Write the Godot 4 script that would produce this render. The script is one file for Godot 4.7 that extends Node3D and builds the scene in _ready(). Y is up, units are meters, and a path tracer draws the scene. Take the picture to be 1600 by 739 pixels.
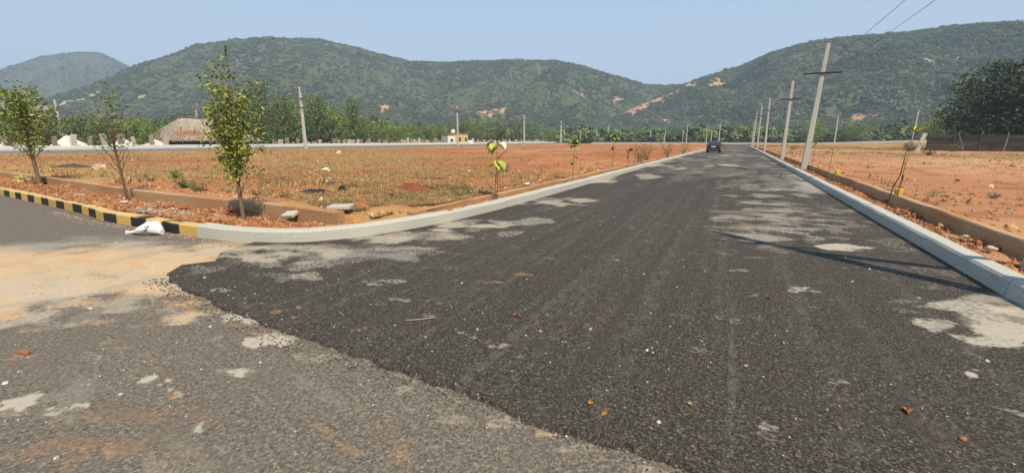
extends Node3D
# A new asphalt road in a plotted layout below scrub hills. x is right of the road, f is metres along the road away from the junction (world z = -f).

var rng := RandomNumberGenerator.new()
var nz := FastNoiseLite.new()
var used := {}
var M := {}
var noise_a: PackedByteArray
var noise_b: PackedByteArray

# ---------------------------------------------------------------- mesh helper
class G:
	var v := PackedVector3Array()
	var c := PackedColorArray()
	var uv := PackedVector2Array()
	var uv2 := PackedVector2Array()
	var i := PackedInt32Array()
	var col := Color(1, 1, 1)
	func p(a: Vector3) -> int:
		v.append(a); c.append(col)
		return v.size() - 1
	func t(a: int, b: int, d: int):      # counter-clockwise seen from outside
		i.append(a); i.append(d); i.append(b)
	func tri(a: Vector3, b: Vector3, d: Vector3):
		var k := v.size()
		p(a); p(b); p(d); t(k, k + 1, k + 2)
	func quad(a: Vector3, b: Vector3, d: Vector3, e: Vector3):
		var k := v.size()
		p(a); p(b); p(d); p(e); t(k, k + 1, k + 2); t(k, k + 2, k + 3)
	func box(o: Vector3, s: Vector3, bs := Basis(), bev := 0.0):
		var h := s * 0.5
		var r := bev
		var id := {}
		for sx: int in [-1, 1]:
			for sy: int in [-1, 1]:
				for sz: int in [-1, 1]:
					var q := Vector3(sx * h.x, sy * h.y, sz * h.z)
					id[[sx, sy, sz, 0]] = o + bs * (q - Vector3(0, sy * r, sz * r))
					id[[sx, sy, sz, 1]] = o + bs * (q - Vector3(sx * r, 0, sz * r))
					id[[sx, sy, sz, 2]] = o + bs * (q - Vector3(sx * r, sy * r, 0))
		for s1: int in [-1, 1]:
			_face(o, [id[[s1, -1, -1, 0]], id[[s1, 1, -1, 0]], id[[s1, 1, 1, 0]], id[[s1, -1, 1, 0]]])
			_face(o, [id[[-1, s1, -1, 1]], id[[1, s1, -1, 1]], id[[1, s1, 1, 1]], id[[-1, s1, 1, 1]]])
			_face(o, [id[[-1, -1, s1, 2]], id[[1, -1, s1, 2]], id[[1, 1, s1, 2]], id[[-1, 1, s1, 2]]])
		if r <= 0.0:
			return
		for s1: int in [-1, 1]:
			for s2: int in [-1, 1]:
				_face(o, [id[[s1, s2, -1, 0]], id[[s1, s2, 1, 0]], id[[s1, s2, 1, 1]], id[[s1, s2, -1, 1]]])
				_face(o, [id[[s1, -1, s2, 0]], id[[s1, 1, s2, 0]], id[[s1, 1, s2, 2]], id[[s1, -1, s2, 2]]])
				_face(o, [id[[-1, s1, s2, 1]], id[[1, s1, s2, 1]], id[[1, s1, s2, 2]], id[[-1, s1, s2, 2]]])
				for s3: int in [-1, 1]:
					_face(o, [id[[s1, s2, s3, 0]], id[[s1, s2, s3, 1]], id[[s1, s2, s3, 2]]])
	func _face(o: Vector3, q: Array):
		var mid := Vector3.ZERO
		for a: Vector3 in q:
			mid += a
		mid /= q.size()
		var n: Vector3 = (q[1] - q[0]).cross(q[2] - q[0])
		if n.dot(mid - o) < 0.0:
			q.reverse()
		if q.size() == 3:
			tri(q[0], q[1], q[2])
		else:
			quad(q[0], q[1], q[2], q[3])
	func tube(pts: Array, rad: Array, sides := 6, cap := true, squash := 1.0):
		var first := v.size()
		var x := Vector3.ZERO
		for k in pts.size():
			var d: Vector3 = (pts[mini(k + 1, pts.size() - 1)] - pts[maxi(k - 1, 0)]).normalized()
			if k == 0:
				x = d.cross(Vector3(0.13, 0.2, 1.0)).normalized()
			else:
				x = (x - d * x.dot(d)).normalized()
			var y := d.cross(x)
			for s in sides:
				var a := TAU * s / sides
				p(pts[k] + (x * cos(a) + y * sin(a) * squash) * rad[k])
		for k in pts.size() - 1:
			for s in sides:
				var a := first + k * sides + s
				var b := first + k * sides + (s + 1) % sides
				t(a, b, b + sides); t(a, b + sides, a + sides)
		if cap:
			for e: int in [0, pts.size() - 1]:
				var m := p(pts[e])
				for s in sides:
					var a := p(v[first + e * sides + s])
					var b := p(v[first + e * sides + (s + 1) % sides])
					if e == 0:
						t(m, b, a)
					else:
						t(m, a, b)
	func rings(list: Array, close := true):  # loft between rings of points, each counter-clockwise seen from the first end's outside... normals settled by vote
		var n: int = list[0].size()
		var first := v.size()
		for r in list:
			for q: Vector3 in r:
				p(q)
		for k in list.size() - 1:
			for s in (n if close else n - 1):
				var a := first + k * n + s
				var b := first + k * n + (s + 1) % n
				t(a, b, b + n); t(a, b + n, a + n)
	func fan(r: Array, up := true):
		var m := Vector3.ZERO
		for q: Vector3 in r:
			m += q
		m /= r.size()
		for s in r.size():
			if up:
				tri(m, r[s], r[(s + 1) % r.size()])
			else:
				tri(m, r[(s + 1) % r.size()], r[s])
	func leaf(o: Vector3, along: Vector3, side: Vector3, fold: Vector3, bright: Color):
		# a pointed leaf folded along its midrib: o is the stalk end, along its length, side half its width
		col = bright
		var tip := o + along
		var mid := o + along * 0.45 - fold * 0.5
		var l := o + along * 0.42 + side + fold
		var r := o + along * 0.42 - side + fold
		tri(o, l, mid); tri(l, tip, mid); tri(o, mid, r); tri(mid, tip, r)
	func mesh(smooth := true) -> ArrayMesh:
		var a := []
		a.resize(Mesh.ARRAY_MAX)
		a[Mesh.ARRAY_VERTEX] = v
		a[Mesh.ARRAY_COLOR] = c
		a[Mesh.ARRAY_INDEX] = i
		if uv.size() == v.size():
			a[Mesh.ARRAY_TEX_UV] = uv
		if uv2.size() == v.size():
			a[Mesh.ARRAY_TEX_UV2] = uv2
		if smooth:
			var n := PackedVector3Array()
			n.resize(v.size())
			for k in range(0, i.size(), 3):
				var q := (v[i[k + 2]] - v[i[k]]).cross(v[i[k + 1]] - v[i[k]])
				n[i[k]] += q; n[i[k + 1]] += q; n[i[k + 2]] += q
			for k in n.size():
				n[k] = n[k].normalized() if n[k].length_squared() > 1e-20 else Vector3.UP
			a[Mesh.ARRAY_NORMAL] = n
		var m := ArrayMesh.new()
		m.add_surface_from_arrays(Mesh.PRIMITIVE_TRIANGLES, a)
		return m

# ---------------------------------------------------------------- scene helpers
func P(x: float, f: float, y := 0.0) -> Vector3:
	return Vector3(x, y, -f)

func numbered(called: String) -> String:
	used[called] = used.get(called, -1) + 1
	return called if used[called] == 0 else "%s_%03d" % [called, used[called]]

func tag(o: Node, label := "", category := "", group := "", kind := "") -> Node:
	if label: o.set_meta("label", label)
	if category: o.set_meta("category", category)
	if group: o.set_meta("group", group)
	if kind: o.set_meta("kind", kind)
	return o

func inst(m: Mesh, mat: Material, called: String, parent: Node = self) -> MeshInstance3D:
	var o := MeshInstance3D.new()
	o.mesh = m
	o.material_override = mat
	o.name = numbered(called) if parent == self else called
	parent.add_child(o, true)
	return o

func thing(called: String, label: String, category: String, at: Vector3, turn := 0.0, group := "") -> Node3D:
	var o := Node3D.new()
	o.name = numbered(called)
	add_child(o)
	o.position = at
	o.rotation.y = turn
	tag(o, label, category, group)
	return o

func copy(o: Node3D, at: Vector3, turn := 0.0, size := 1.0, label := "", group := "") -> Node3D:
	var c := o.duplicate()
	c.name = numbered(String(o.name).trim_suffix("_000"))
	add_child(c)
	c.position = at
	c.rotation = Vector3(0, turn, 0)
	c.scale = Vector3.ONE * size
	if label: c.set_meta("label", label)
	if group: c.set_meta("group", group)
	return c

func lin(r: float, g: float, b: float) -> Color:
	return Color(r, g, b).linear_to_srgb()

func mat(c: Color, rough := 0.9, vertex := false) -> StandardMaterial3D:
	var m := StandardMaterial3D.new()
	m.albedo_color = c.linear_to_srgb()
	m.roughness = rough
	m.vertex_color_use_as_albedo = vertex
	m.metallic_specular = 0.35
	return m

func noise_bytes(size: int, freq: float, seed_: int, kind := FastNoiseLite.TYPE_SIMPLEX_SMOOTH, oct := 4) -> PackedByteArray:
	var n := FastNoiseLite.new()
	n.seed = seed_
	n.noise_type = kind
	n.frequency = freq
	n.fractal_octaves = oct
	if kind == FastNoiseLite.TYPE_CELLULAR:
		n.cellular_return_type = FastNoiseLite.RETURN_CELL_VALUE
		n.fractal_type = FastNoiseLite.FRACTAL_NONE
	var im := n.get_seamless_image(size, size, false, false, 0.12)
	im.convert(Image.FORMAT_L8)
	return im.get_data()

func ramp_tex(size: int, layers: Array, stops: Array, colors: Array) -> ImageTexture:
	# layers: [bytes, weight]; the weighted sum (0..1) looks its colour up in a table (colours linear)
	var lut := PackedByteArray()
	lut.resize(256 * 3)
	for k in 256:
		var x := k / 255.0
		var j := 0
		while j < stops.size() - 2 and x > stops[j + 1]:
			j += 1
		var c: Color = colors[j].lerp(colors[j + 1], clampf((x - stops[j]) / (stops[j + 1] - stops[j]), 0, 1)).linear_to_srgb()
		lut[k * 3] = int(clampf(c.r, 0, 1) * 255); lut[k * 3 + 1] = int(clampf(c.g, 0, 1) * 255); lut[k * 3 + 2] = int(clampf(c.b, 0, 1) * 255)
	var out := PackedByteArray()
	out.resize(size * size * 3)
	var b0: PackedByteArray = layers[0][0]
	var b1: PackedByteArray = layers[1][0]
	var w0: float = layers[0][1]
	var w1: float = layers[1][1]
	for k in size * size:
		var x := int(clampf(b0[k] * w0 + b1[k] * w1, 0, 255)) * 3
		out[k * 3] = lut[x]; out[k * 3 + 1] = lut[x + 1]; out[k * 3 + 2] = lut[x + 2]
	return ImageTexture.create_from_image(Image.create_from_data(size, size, false, Image.FORMAT_RGB8, out))

func normal_tex(size: int, b: PackedByteArray, strength: float) -> ImageTexture:
	var im := Image.create_from_data(size, size, false, Image.FORMAT_L8, b)
	im.convert(Image.FORMAT_RGBA8)
	im.bump_map_to_normal_map(strength)
	return ImageTexture.create_from_image(im)

const STAIN := [Color(0.40, 0.365, 0.295), Color(0.47, 0.335, 0.20), Color(0.42, 0.20, 0.075), Color(0.30, 0.275, 0.235), Color(0.04, 0.038, 0.036), Color(0.40, 0.345, 0.265)]

func stain_map(w: int, h: int, area: Rect2, blobs: Array, grain: float) -> ImageTexture:
	# spilt cement, sand and soil lying on a road: colour with its cover in alpha; area is (x, f) in metres
	var out := PackedByteArray()
	out.resize(w * h * 4)
	for k in w * h:
		out[k * 4] = 150; out[k * 4 + 1] = 144; out[k * 4 + 2] = 132
	var sx := area.size.x / w
	var sf := area.size.y / h
	for b: Array in blobs:
		var det: float = b[2] * b[5] - b[3] * b[4]
		if absf(det) < 1e-6:
			continue
		var ex: float = (absf(b[2]) + absf(b[4])) * 1.5
		var ef: float = (absf(b[3]) + absf(b[5])) * 1.5
		var x0 := maxi(0, int((b[0] - ex - area.position.x) / sx))
		var x1 := mini(w - 1, int((b[0] + ex - area.position.x) / sx))
		var f0 := maxi(0, int((b[1] - ef - area.position.y) / sf))
		var f1 := mini(h - 1, int((b[1] + ef - area.position.y) / sf))
		var soft: bool = b[6] >= 10
		var c: Color = STAIN[int(b[6]) % 10].linear_to_srgb()
		var cr := c.r * 255
		var cg := c.g * 255
		var cb := c.b * 255
		var st: float = b[7]
		var off := rng.randi() % 500
		var gr := grain * clampf(0.75 / maxf(0.05, minf(ex, ef)), 1.0, 5.0)   # small spills are ragged at a small scale
		for yy in range(f0, f1 + 1):
			var fm: float = area.position.y + yy * sf - b[1]
			var row := (h - 1 - yy) * w
			for xx in range(x0, x1 + 1):
				var xm: float = area.position.x + xx * sx - b[0]
				var u: float = (xm * b[5] - fm * b[4]) / det
				var q: float = (fm * b[2] - xm * b[3]) / det
				if u * u + q * q > 2.2:
					continue
				var n1 := noise_a[((int(yy * gr) + off) & 511) * 512 + ((int(xx * gr) + off) & 511)] / 255.0
				var n3 := noise_a[((int(xx * gr * 0.6) + off * 2) & 511) * 512 + ((int(yy * gr * 0.6) + 90) & 511)] / 255.0
				u += (n3 - 0.5) * 1.9
				q += (n1 - 0.5) * 1.6
				var r := u * u + q * q
				var n2 := noise_b[((yy + off) & 511) * 512 + ((xx + off * 3) & 511)] / 255.0
				var cover := clampf(((1.0 - r) * 0.9 + (n1 - 0.5) * 3.4 + 0.1) * 1.25, 0, 1.15) * st
				var a := clampf((cover - n2) * 1.7 + 0.2, 0, 1) * minf(0.86, 0.35 + 0.6 * st)
				if soft:
					a = clampf((1.0 - r) * 0.9 + (n1 - 0.5) * (1.2 if st > 0.85 else 3.0) + (n2 - 0.5) * 0.7, 0, 1) * st * (0.85 + 0.6 * (n2 - 0.5))
				if a <= 0.01:
					continue
				var k := (row + xx) * 4
				var o := out[k + 3] / 255.0
				var na := a + o * (1 - a)
				var m := a / na
				out[k] = int(out[k] + (cr - out[k]) * m); out[k + 1] = int(out[k + 1] + (cg - out[k + 1]) * m); out[k + 2] = int(out[k + 2] + (cb - out[k + 2]) * m)
				out[k + 3] = int(na * 255)
	return ImageTexture.create_from_image(Image.create_from_data(w, h, false, Image.FORMAT_RGBA8, out))

func multi(called: String, m: Mesh, material: Material, xf: Array, cols: Array, label: String, parent: Node = self) -> MultiMeshInstance3D:
	var mm := MultiMesh.new()
	mm.transform_format = MultiMesh.TRANSFORM_3D
	mm.use_colors = cols.size() > 0
	mm.mesh = m
	mm.instance_count = xf.size()
	for k in xf.size():
		mm.set_instance_transform(k, xf[k])
		if mm.use_colors:
			mm.set_instance_color(k, cols[k])
	var o := MultiMeshInstance3D.new()
	o.multimesh = mm
	o.material_override = material
	o.name = numbered(called) if parent == self else called
	parent.add_child(o, true)
	tag(o, label, "" if parent != self else called.replace("_", " "), "", "stuff")
	return o

func grid(xs: Array, fs: Array, hf: Callable, cf: Callable, uvs: float) -> ArrayMesh:
	var g := G.new()
	for f: float in fs:
		for x: float in xs:
			g.col = cf.call(x, f)
			g.p(P(x, f, hf.call(x, f)))
			g.uv.append(Vector2(x, -f) * uvs)
	var n := xs.size()
	for j in fs.size() - 1:
		for k in n - 1:
			var a := j * n + k
			g.t(a, a + 1, a + n + 1); g.t(a, a + n + 1, a + n)
	return g.mesh()

func steps(a: float, b: float, first: float, grow: float) -> Array:
	var o := [a]
	var d := first
	var x := a
	var s := signf(b - a)
	while absf(b - x) > d * 1.5:
		x += s * d
		d *= grow
		o.append(x)
	o.append(b)
	if s < 0: o.reverse()
	return o

func spin(axis := Vector3.UP) -> Basis:
	return Basis(axis, rng.randf() * TAU)

func rand_dir() -> Vector3:
	var z := rng.randf_range(-1, 1)
	var a := rng.randf() * TAU
	var r := sqrt(1 - z * z)
	return Vector3(r * cos(a), z, r * sin(a))

func rock_mesh(seed_: int, flat := 0.7) -> ArrayMesh:
	var g := G.new()
	var n := FastNoiseLite.new()
	n.seed = seed_
	n.frequency = 0.9
	var rr := []
	for j in 6:
		var ring := []
		var th := PI * (0.08 + 0.84 * j / 5.0)
		for k in 8:
			var a := TAU * k / 8 + j * 0.35
			var d := Vector3(sin(th) * cos(a), cos(th), sin(th) * sin(a))
			var s := 0.5 * (0.8 + 0.75 * n.get_noise_3dv(d * 1.1 + Vector3(seed_, 0, 0)))
			d = d * s
			d.y *= flat
			ring.append(d)
		ring.reverse()
		rr.append(ring)
	var first := g.v.size()
	g.rings(rr)
	rr[0].reverse()
	g.fan(rr[0]); rr[5].reverse(); g.fan(rr[5], false)
	# unshare for crisp faces
	var h := G.new()
	for k in range(first, g.i.size(), 3):
		h.tri(g.v[g.i[k]], g.v[g.i[k + 2]], g.v[g.i[k + 1]])
	return h.mesh(false)

func sweep(g: G, path: Array, prof: Array, side: float, rough := 1.0):
	var n := prof.size()
	var rows := []
	for k in path.size():
		var a: Vector2 = path[maxi(k - 1, 0)]
		var b: Vector2 = path[mini(k + 1, path.size() - 1)]
		var d := (b - a).normalized()
		var q := Vector2(-d.y, d.x) * side
		var r := []
		for s: Vector2 in prof:
			var w: Vector2 = path[k] + q * s.x
			r.append(P(w.x + nz.get_noise_2d(w.x * 35, w.y * 35 + s.y * 300) * 0.012 * rough, w.y + nz.get_noise_2d(w.x * 45 + 9, w.y * 35 + s.y * 300) * 0.01 * (rough - 1.0), s.y + nz.get_noise_2d(w.x * 20 * rough + 50, w.y * 20 * rough) * (0.012 * rough if s.y > 0.1 else 0.0)))
		rows.append(r)
	for j in n:
		var first := g.v.size()
		for r: Array in rows:
			g.p(r[j]); g.p(r[(j + 1) % n])
		for k in rows.size() - 1:
			var a := first + k * 2
			if side > 0:
				g.t(a, a + 2, a + 3); g.t(a, a + 3, a + 1)
			else:
				g.t(a, a + 3, a + 2); g.t(a, a + 1, a + 3)
	g.fan(rows[0], side > 0)
	g.fan(rows[rows.size() - 1], side < 0)

func soiled(g: G):   # patches of splashed earth and bare cement, wherever they happen to be
	for k in g.v.size():
		var n := nz.get_noise_2d(g.v[k].x * 14 + g.v[k].y * 60, g.v[k].z * 14)
		g.c[k] = Color(1.1, 1.15, 1.22).lerp(Color(0.9, 0.76, 0.62), smoothstep(-0.35, 0.3, n))

func dense(path: Array, step: float) -> Array:
	var o := [path[0]]
	for k in path.size() - 1:
		var a: Vector2 = path[k]
		var b: Vector2 = path[k + 1]
		var n := maxi(1, int(ceil(a.distance_to(b) / step)))
		for j in n:
			o.append(a.lerp(b, (j + 1.0) / n))
	return o

func pieces(path: Array, lengths: Callable, gap: float) -> Array:
	# cut a dense path into lengths with a small joint between
	var out := []
	var cur := [path[0]]
	var got := 0.0
	var want: float = lengths.call(0)
	for k in range(1, path.size()):
		var a: Vector2 = cur[cur.size() - 1]
		var b: Vector2 = path[k]
		while got + a.distance_to(b) >= want:
			var m := a.move_toward(b, want - got)
			var dir := (b - a).normalized()
			while cur.size() > 1 and cur[cur.size() - 1].distance_to(m) < 0.03:
				cur.pop_back()
			cur.append(m - dir * gap * 0.5)
			out.append(cur)
			cur = [m + dir * gap * 0.5]
			a = cur[0]
			got = 0.0
			want = lengths.call(out.size())
		got += a.distance_to(b)
		if cur[cur.size() - 1].distance_to(b) > 0.03:
			cur.append(b)
	if cur.size() > 1:
		out.append(cur)
	return out

func road_mesh(poly: Array, y: float, area: Rect2, uvs: float, skirt := 0) -> ArrayMesh:
	var g := G.new()
	var pv := PackedVector2Array(poly)
	for q: Vector2 in poly:
		g.p(P(q.x, q.y, y))
		g.uv.append(q * uvs)
		g.uv2.append(Vector2((q.x - area.position.x) / area.size.x, 1.0 - (q.y - area.position.y) / area.size.y))
	var tr := Geometry2D.triangulate_polygon(pv)
	for k in range(0, tr.size(), 3):
		var a: Vector2 = poly[tr[k]]
		var b: Vector2 = poly[tr[k + 1]]
		var d: Vector2 = poly[tr[k + 2]]
		if (b - a).cross(d - a) > 0:
			g.t(tr[k], tr[k + 1], tr[k + 2])
		else:
			g.t(tr[k], tr[k + 2], tr[k + 1])
	for k in skirt:
		var first := g.v.size()
		for e: int in [k, k + 1]:
			for yy: float in [y, -0.002]:
				var q: Vector2 = poly[e]
				var w := q + Vector2(0, -0.02 if yy < 0 else 0.0)
				g.p(P(w.x, w.y, yy))
				g.uv.append(w * uvs)
				g.uv2.append(Vector2((w.x - area.position.x) / area.size.x, 1.0 - (w.y - area.position.y) / area.size.y))
		g.t(first, first + 1, first + 3); g.t(first, first + 3, first + 2)
	return g.mesh()

func field_h(x: float, f: float) -> float:   # the plot left of the road: level with its edging by the road, falling gently away
	var d := maxf(minf(-5.6 - x, f - 5.6), 0.0)
	return lerpf(lerpf(0.25, 0.38, smoothstep(0.3, 2.5, -5.6 - x)), 0.03, smoothstep(0, 22, d)) + nz.get_noise_2d(x * 6, f * 6) * 0.06 + nz.get_noise_2d(x * 22, f * 22) * 0.035 + nz.get_noise_2d(x * 1.3, f * 1.3) * 0.07 - 0.02

func right_h(x: float, f: float) -> float:
	var d := maxf(x - 3.5, 0.0)
	var rise := 1.5 * smoothstep(110, 230, f) * smoothstep(8, 70, x)
	return lerpf(0.33, 0.03, smoothstep(0, 20, d)) + (nz.get_noise_2d(x * 5, f * 5 + 300) * 0.09 + nz.get_noise_2d(x * 24, f * 24 + 300) * 0.05) * smoothstep(0.0, 1.2, d) + nz.get_noise_2d(x * 1.1, f * 1.1 + 90) * 0.08 + rise - 0.02

const SOIL_RED := Color(0.40, 0.155, 0.068)
const SOIL_ORANGE := Color(0.48, 0.228, 0.108)
const SOIL_PALE := Color(0.53, 0.33, 0.185)
const GRASS_DRY := Color(0.44, 0.275, 0.108)
const GRASS_DARK := Color(0.27, 0.17, 0.068)
const ASH := [[-9.0, 7.4, 0.8, 0.25], [-6.7, 8.0, 0.7, 0.3], [-28.0, 9.5, 1.6, 0.6], [-13.1, 9.4, 1.1, 0.4], [-14.0, 14.5, 0.8, 0.5], [-9.0, 11.8, 0.7, 0.3]]

func left_c(x: float, f: float) -> Color:
	var n := nz.get_noise_2d(x * 2.2 + 40, f * 2.2) + 0.45 * nz.get_noise_2d(x * 9, f * 9 + 70)
	var g := nz.get_noise_2d(x * 1.2 - 200, f * 1.2 + 33) + 0.5 * nz.get_noise_2d(x * 6 + 9, f * 6) + 0.35 * nz.get_noise_2d(x * 22, f * 22)
	var c := SOIL_RED.lerp(SOIL_ORANGE, smoothstep(-0.4, 0.3, n)).lerp(SOIL_PALE, smoothstep(0.2, 0.7, n) * 0.7)
	var red := smoothstep(2, 26, f + x) * smoothstep(-70, -52, x)     # the bare graded part further along the road
	var cover := clampf(smoothstep(-0.12, 0.24, g + 0.08 - red * 0.75 + 0.4 * smoothstep(-18, -45, x) * (1.0 - red)), 0, 1)
	var m := nz.get_noise_2d(x * 20 + 11, f * 15 + 4)
	c = c.lerp(Color(0.29, 0.11, 0.05), smoothstep(0.1, 0.45, m) * 0.65)
	c = c.lerp(GRASS_DRY.lerp(GRASS_DARK, smoothstep(0.1, 0.6, nz.get_noise_2d(x * 14, f * 14))), cover * 0.8 * (1.0 - 0.5 * smoothstep(0.15, 0.5, m)))
	for a: Array in ASH:
		var d := Vector2((x - a[0]) / a[2], (f - a[1]) / a[3]).length() + nz.get_noise_2d(x * 30, f * 30) * 0.7
		c = c.lerp(Color(0.06, 0.055, 0.055) if int(a[0] * 10) % 2 == 0 else Color(0.16, 0.145, 0.14), (1.0 - smoothstep(0.55, 1.0, d)) * 0.85)
	return c

func right_c(x: float, f: float) -> Color:
	var n := nz.get_noise_2d(x * 2.5 + 400, f * 2.0) + 0.5 * nz.get_noise_2d(x * 9 + 77, f * 9)
	var g := nz.get_noise_2d(x * 1.5 + 600, f * 1.2) + 0.6 * nz.get_noise_2d(x * 7, f * 7 + 500)
	var c := SOIL_RED.lerp(SOIL_ORANGE, smoothstep(-0.5, 0.35, n)).lerp(SOIL_PALE, smoothstep(0.1, 0.7, n) * 0.6)
	c = c.lerp(SOIL_PALE, 0.3 + 0.3 * smoothstep(-0.1, 0.4, nz.get_noise_2d(x * 0.8 + 50, f * 0.8)))
	var far := smoothstep(75, 110, f)
	var m := nz.get_noise_2d(x * 26, f * 18 + 40)
	c = c.lerp(Color(0.27, 0.115, 0.06), smoothstep(0.15, 0.5, m) * 0.6)
	return c.lerp(GRASS_DRY.lerp(GRASS_DARK, smoothstep(-0.3, 0.4, m)), clampf(smoothstep(-0.1, 0.5, g + far * 0.35), 0, 1) * 0.8)

func setting():
	noise_a = noise_bytes(512, 0.02, 5, FastNoiseLite.TYPE_SIMPLEX_SMOOTH, 5)
	noise_b = noise_bytes(512, 0.16, 8, FastNoiseLite.TYPE_SIMPLEX_SMOOTH, 3)
	var chips := noise_bytes(1024, 0.19, 3, FastNoiseLite.TYPE_CELLULAR)
	var fine := noise_bytes(1024, 0.05, 4, FastNoiseLite.TYPE_SIMPLEX_SMOOTH, 5)
	var tile := 1.0 / 1.9
	var nearA := Rect2(-7, 1.5, 10, 16)
	var oldA := Rect2(-16, -3, 22, 9)
	var ob := BLOBS_OLD.duplicate()
	for k in 160:   # scuffs, blown dust and soil crumbs on the older street
		ob.append([rng.randf_range(-9, 2.5), rng.randf_range(0.3, 4.0), rng.randf_range(0.05, 0.45), rng.randf_range(-0.08, 0.12), rng.randf_range(-0.08, 0.04), rng.randf_range(0.03, 0.16), [0, 5, 13, 15, 12][k % 5], rng.randf_range(0.14, 0.34)])
	var stain_old := stain_map(2048, 1024, oldA, ob, 0.55)
	var nb := BLOBS_NEW.duplicate()
	for k in 220:   # dust combed out lengthwise by wheels
		var f := rng.randf_range(3.0, 17.0)
		nb.append([rng.randf_range(-4.4, 2.3), f, rng.randf_range(0.015, 0.07), 0.0, rng.randf_range(-0.12, 0.04), rng.randf_range(1.0, 4.5), 13, rng.randf_range(0.025, 0.075)])
	for k in 170:   # scattered scuffs and crumbs
		nb.append([rng.randf_range(-5.5, 2.5), 2.4 + 14 * pow(rng.randf(), 1.3), rng.randf_range(0.03, 0.16), rng.randf_range(-0.03, 0.03), 0.0, rng.randf_range(0.02, 0.08), 0 if k % 3 else 5, rng.randf_range(0.3, 0.6)])
	var stain_new := stain_map(1024, 2048, nearA, nb, 0.55)
	var farA := Rect2(-6, 14, 10, 200)
	var fb := BLOBS_FAR.duplicate()
	for k in 150:    # thin streaks of dust dragged along the wheel paths, and small spills
		var f := 15 + 150 * pow(rng.randf(), 1.6)
		var x := rng.randf_range(-4.5, 2.4)
		if k % 3 == 0:
			fb.append([x, f, 0.12 + 0.2 * rng.randf(), 0.0, 0.0, rng.randf_range(1.5, 6.0), 13, rng.randf_range(0.06, 0.16)])
		else:
			fb.append([x + 0.4, f, rng.randf_range(0.2, 0.9), rng.randf_range(-0.05, 0.05), 0.0, rng.randf_range(0.06, 0.3), 0 if k % 2 else 5, rng.randf_range(0.2, 0.45)])
	fb.append([-1.0, 40.0, 3.2, 0.0, 0.0, 30.0, 13, 0.2])
	fb.append([-1.0, 110.0, 3.2, 0.0, 0.0, 70.0, 13, 0.3])
	fb.append([1.4, 26.0, 0.9, 0.0, 0.0, 16.0, 13, 0.3])
	for e: float in [-4.55, 2.4]:
		for k in 40:
			fb.append([e + rng.randf_range(-0.15, 0.1), 15 + 170 * pow(rng.randf(), 1.5), rng.randf_range(0.15, 0.5), 0.0, 0.0, rng.randf_range(0.6, 3.0), 15 if e < 0 else 13, rng.randf_range(0.3, 0.7)])
	var stain_far := stain_map(256, 2048, farA, fb, 1.0)
	var asph_new := ramp_tex(1024, [[chips, 0.58], [fine, 0.42]], [0.0, 0.25, 0.5, 0.68, 0.82, 1.0], [Color(0.012, 0.0098, 0.0078), Color(0.026, 0.0215, 0.017), Color(0.046, 0.0385, 0.0305), Color(0.073, 0.0625, 0.05), Color(0.125, 0.109, 0.088), Color(0.26, 0.23, 0.19)])
	var asph_old := ramp_tex(1024, [[chips, 0.45], [fine, 0.55]], [0.0, 0.25, 0.5, 0.68, 0.82, 1.0], [Color(0.042, 0.035, 0.027), Color(0.082, 0.069, 0.053), Color(0.125, 0.106, 0.083), Color(0.172, 0.147, 0.117), Color(0.23, 0.20, 0.162), Color(0.34, 0.30, 0.25)])
	var grit := normal_tex(1024, chips, 3.0)
	var make := func(t: Texture2D, s: Texture2D) -> StandardMaterial3D:
		var m := StandardMaterial3D.new()
		m.albedo_texture = t
		m.roughness = 0.88
		m.metallic_specular = 0.3
		m.normal_enabled = true
		m.normal_texture = grit
		m.normal_scale = 0.5
		m.detail_enabled = true
		m.detail_albedo = s
		m.detail_uv_layer = BaseMaterial3D.DETAIL_UV_2
		m.texture_repeat = true
		return m
	M.new_near = make.call(asph_new, stain_new)
	M.new_far = make.call(asph_new, stain_far)
	M.old = make.call(asph_old, stain_old)
	var soil_t := ramp_tex(1024, [[noise_bytes(1024, 0.09, 21, FastNoiseLite.TYPE_SIMPLEX_SMOOTH, 5), 0.6], [chips, 0.4]], [0.0, 0.3, 0.55, 0.8, 1.0], [Color(0.38, 0.36, 0.34), Color(0.66, 0.65, 0.63), Color(0.9, 0.9, 0.9), Color(1, 1, 1), Color(1, 1, 1)])
	var soil_n := normal_tex(1024, fine, 8.0)
	M.soil = StandardMaterial3D.new()
	M.soil.albedo_texture = soil_t
	M.soil.vertex_color_use_as_albedo = true
	M.soil.roughness = 1.0
	M.soil.metallic_specular = 0.2
	M.soil.normal_enabled = true
	M.soil.normal_texture = soil_n
	M.soil.normal_scale = 1.0
	var conc_t := ramp_tex(1024, [[fine, 0.8], [chips, 0.2]], [0.0, 0.35, 0.6, 1.0], [Color(0.62, 0.61, 0.59), Color(0.84, 0.83, 0.81), Color(0.95, 0.95, 0.94), Color(1, 1, 1)])
	var conc := func(c: Color) -> StandardMaterial3D:
		var m := StandardMaterial3D.new()
		m.albedo_color = c.linear_to_srgb()
		m.albedo_texture = conc_t
		m.vertex_color_use_as_albedo = true
		m.uv1_triplanar = true
		m.uv1_world_triplanar = true
		m.uv1_scale = Vector3.ONE * 0.45
		m.roughness = 0.92
		m.metallic_specular = 0.3
		m.normal_enabled = true
		m.normal_texture = soil_n
		m.normal_scale = 0.25
		return m
	M.kerb = conc.call(Color(0.45, 0.445, 0.395))
	M.wall = conc.call(Color(0.44, 0.29, 0.165))
	M.wall.normal_scale = 0.9
	M.paint = conc.call(Color(1, 1, 1))
	M.pole = conc.call(Color(0.50, 0.48, 0.43))
	M.stone = conc.call(Color(0.50, 0.43, 0.36))
	M.plaster = conc.call(Color(1, 1, 1))

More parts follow.
